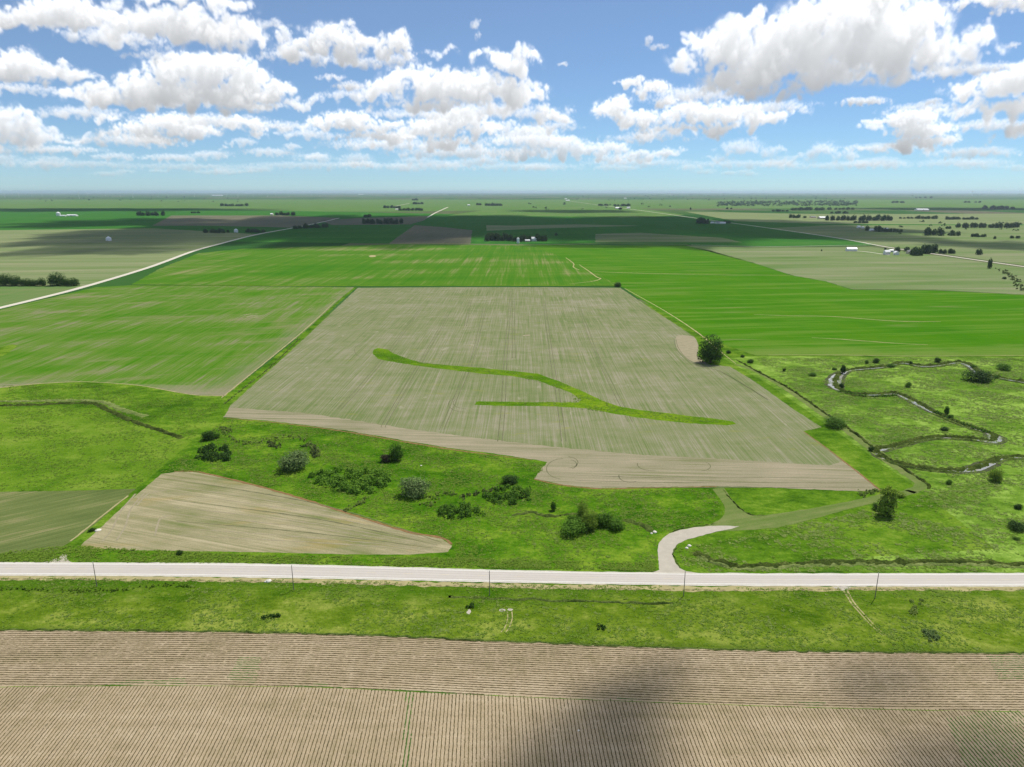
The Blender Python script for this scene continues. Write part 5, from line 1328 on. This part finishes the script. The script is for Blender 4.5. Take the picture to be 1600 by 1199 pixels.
rock(415, 909.5, .5, 'smaller pale rock touching the large one on the verge', 2)
rock(1077, 853.5, .8, 'larger white rock beside the driveway bend, at the ditch head', 3)
rock(1073, 857, .6, 'smaller white rock beside the driveway bend, at the ditch head', 4)
rock(1023, 832, .8, 'white rock at the right end of the scrub above the driveway', 5)
rock(1018, 834, .5, 'small white rock left of the one above the driveway', 6)
rock(153, 829, 1.2, 'flat pale rock in the grass by the left field corner', 7, .3)
rock(904, 1142, .28, 'small pale rock among the crop rows of the near field', 8, .5)
rock(658, 728, .5, 'small white rock in the draw right of the round tree', 9, .5)
rock(280, 866, .45, 'small pale rock beside the dark shrub on the highway verge', 10)

# ------------------------------------------------------------------ wind turbines
def make_turbine():
    r = empty('wind_turbine', (0, 0, 0)); m = 10; hub = 95.0
    V = [(q * math.cos(6.2832 * k / m), q * math.sin(6.2832 * k / m), z) for z, q in ((0, 2.4), (hub, 1.4)) for k in range(m)]
    link_obj('tower', mesh_np('tower', V, [(k, (k + 1) % m, m + (k + 1) % m, m + k) for k in range(m)]), M['white'], r)
    boxes('nacelle', [(-2, 2, -4, 7, hub - 1, hub + 3.5)], 'white', r)
    for b in range(3):
        a = 6.2832 * b / 3 + .4; d = Vector((math.sin(a), 0, math.cos(a))); e = Vector((math.cos(a), 0, -math.sin(a))); c = Vector((0, -5, hub + 1.2)); V = []
        for t, w in ((1, 1.4), (9, 2.1), (30, 1.2), (52, .35)):
            for s, yy in ((-1, 0), (.6, -.4), (.6, .4)): V.append(c + d * t + e * w * s + Vector((0, yy, 0)))
        Fc = [(3 * j + k, 3 * j + (k + 1) % 3, 3 * j + 3 + (k + 1) % 3, 3 * j + 3 + k) for j in range(3) for k in range(3)] + [(0, 2, 1), (9, 10, 11)]
        link_obj('blade', mesh_np('blade', V, Fc), M['white'], r)
    return r
TWENTY = ['', '', 'second', 'third', 'fourth', 'fifth', 'sixth', 'seventh', 'eighth', 'ninth', 'tenth', 'eleventh', 'twelfth']
def turbine_label(i):
    n = len(tx)
    if tx[i] == 124: return 'nearest and tallest of the pale wind turbines on the left horizon'
    if i == 0: return 'leftmost tiny wind turbine on the left horizon'
    if i == n - 1: return 'rightmost tiny wind turbine on the left horizon'
    return '%s tiny wind turbine from the left on the horizon' % TWENTY[i + 1] if i < 12 else '%s tiny wind turbine from the right end of the row on the horizon' % TWENTY[n - i]
t0 = make_turbine()
tx = [8, 30, 50, 66, 86, 124, 137, 165, 188, 208, 247, 263, 288, 304, 330, 354, 372, 396, 418, 430, 452, 487, 500, 536]
for i, x in enumerate(tx):
    o = t0 if i == 0 else copy_tree(t0)
    d = 12500 if x == 124 else random.uniform(14500, 21000)
    yb = CY - F * math.tan(PITCH - math.atan2(H, d)) if False else CY + F * math.tan(math.atan2(H, d) - PITCH)
    X, Y = at(x, yb); o.location = (X, Y, .5); o.rotation_euler = (0, 0, R(random.uniform(-25, 25)))
    s = 1.1 if x == 124 else random.uniform(.9, 1.1); o.scale = (s, s, s)
    tag(o, turbine_label(i), 'wind turbine', 'wind turbines along the left horizon')

# ------------------------------------------------------------------ the fair-weather clouds overhead whose shade lies on the fields
def cloud_mat(name, dens):
    m = bpy.data.materials.new(name); m.use_nodes = True; nt = m.node_tree; nt.nodes.clear()
    o = nt.nodes.new('ShaderNodeOutputMaterial'); v = nt.nodes.new('ShaderNodeVolumePrincipled')
    v.inputs['Color'].default_value = (.97, .97, .98, 1); v.inputs['Density'].default_value = dens; v.inputs['Anisotropy'].default_value = .5
    nt.links.new(v.outputs[0], o.inputs['Volume']); return m
M['cloud'] = cloud_mat('cloud_vapour', .019); M['cloud_thin'] = cloud_mat('thin_cloud_vapour', .030)
import bmesh
ALT = 1500.0
def cloud(cx, cy, rx, ry, rz, seed, mat='cloud', rough=.45, freq=2.2, alt=ALT):
    bm = bmesh.new(); bmesh.ops.create_icosphere(bm, subdivisions=5, radius=1)
    for v in bm.verts:
        p = v.co.copy(); q = Vector((p.x * rx / ry if rx > ry else p.x, p.y * (1 if rx > ry else ry / rx), p.z * .4)) * freq
        n = mnoise.noise(q + Vector((seed * 7.1, 0, 0))) + .5 * mnoise.noise(q * 2.3 + Vector((0, seed * 3.3, 0))) + .25 * mnoise.noise(q * 5 + Vector((0, 0, seed)))
        k = 1 + rough * n
        v.co = Vector((p.x * rx * k, p.y * ry * k, (p.z * .9 if p.z > 0 else p.z * .45) * rz * (1 + .6 * n)))
    me = bpy.data.meshes.new('cloud'); bm.to_mesh(me); bm.free()
    o = link_obj('cloud', me, M[mat]); off = alt / math.tan(SUN_EL)
    o.location = (cx + off * math.sin(SUN_AZ), cy + off * math.cos(SUN_AZ), alt)
    return tag(o, 'fair-weather cloud overhead', kind='structure')
def shade(x0, x1, ytop, ybot, rz, seed, mat='cloud', **k):
    """a cloud that shades the ground between these picture places"""
    xm = (x0 + x1) / 2; Y1 = at(xm, ytop)[1]; Y0 = at(xm, ybot)[1]; ym = (Y0 + Y1) / 2
    s = (ym * CP + H * SP) / F
    k.setdefault('alt', max(1300, min(3600, 900 + .62 * Y1)))
    cloud((xm - CX) * s, ym, (x1 - x0) / 2 * s, (Y1 - Y0) / 2, rz, seed, mat, **k)
shade(240, 620, 337, 391, 130, 1)
shade(450, 900, 337, 381, 150, 2)
shade(700, 1180, 338, 383, 150, 3)
shade(1020, 1400, 343, 376, 110, 4)
shade(60, 330, 341, 356, 100, 5)
shade(80, 290, 358, 372, 70, 6, freq=3)
shade(100, 300, 387, 399, 50, 7, freq=3.2)
shade(820, 1040, 379, 388, 50, 12, freq=3)
shade(1190, 1265, 366, 374, 50, 8)
shade(1465, 1700, 377, 393, 70, 9, freq=3)
shade(-200, 420, 325.5, 331, 120, 10, freq=3)
shade(800, 1000, 328, 333, 90, 13)
shade(1330, 1700, 324.5, 329, 120, 14)
shade(815, 1060, 1095, 1330, 62, 15, 'cloud_thin', rough=.5)
shade(960, 1090, 1035, 1090, 40, 16, 'cloud_thin', rough=.5)
shade(1290, 1460, 1035, 1085, 26, 17, 'cloud_thin', rough=.5)
shade(1380, 1700, 1130, 1320, 30, 18, 'cloud_thin', rough=.5)
print('far trees', FAR_COUNT[0], 'faces', sum(len(m.polygons) for m in bpy.data.meshes))
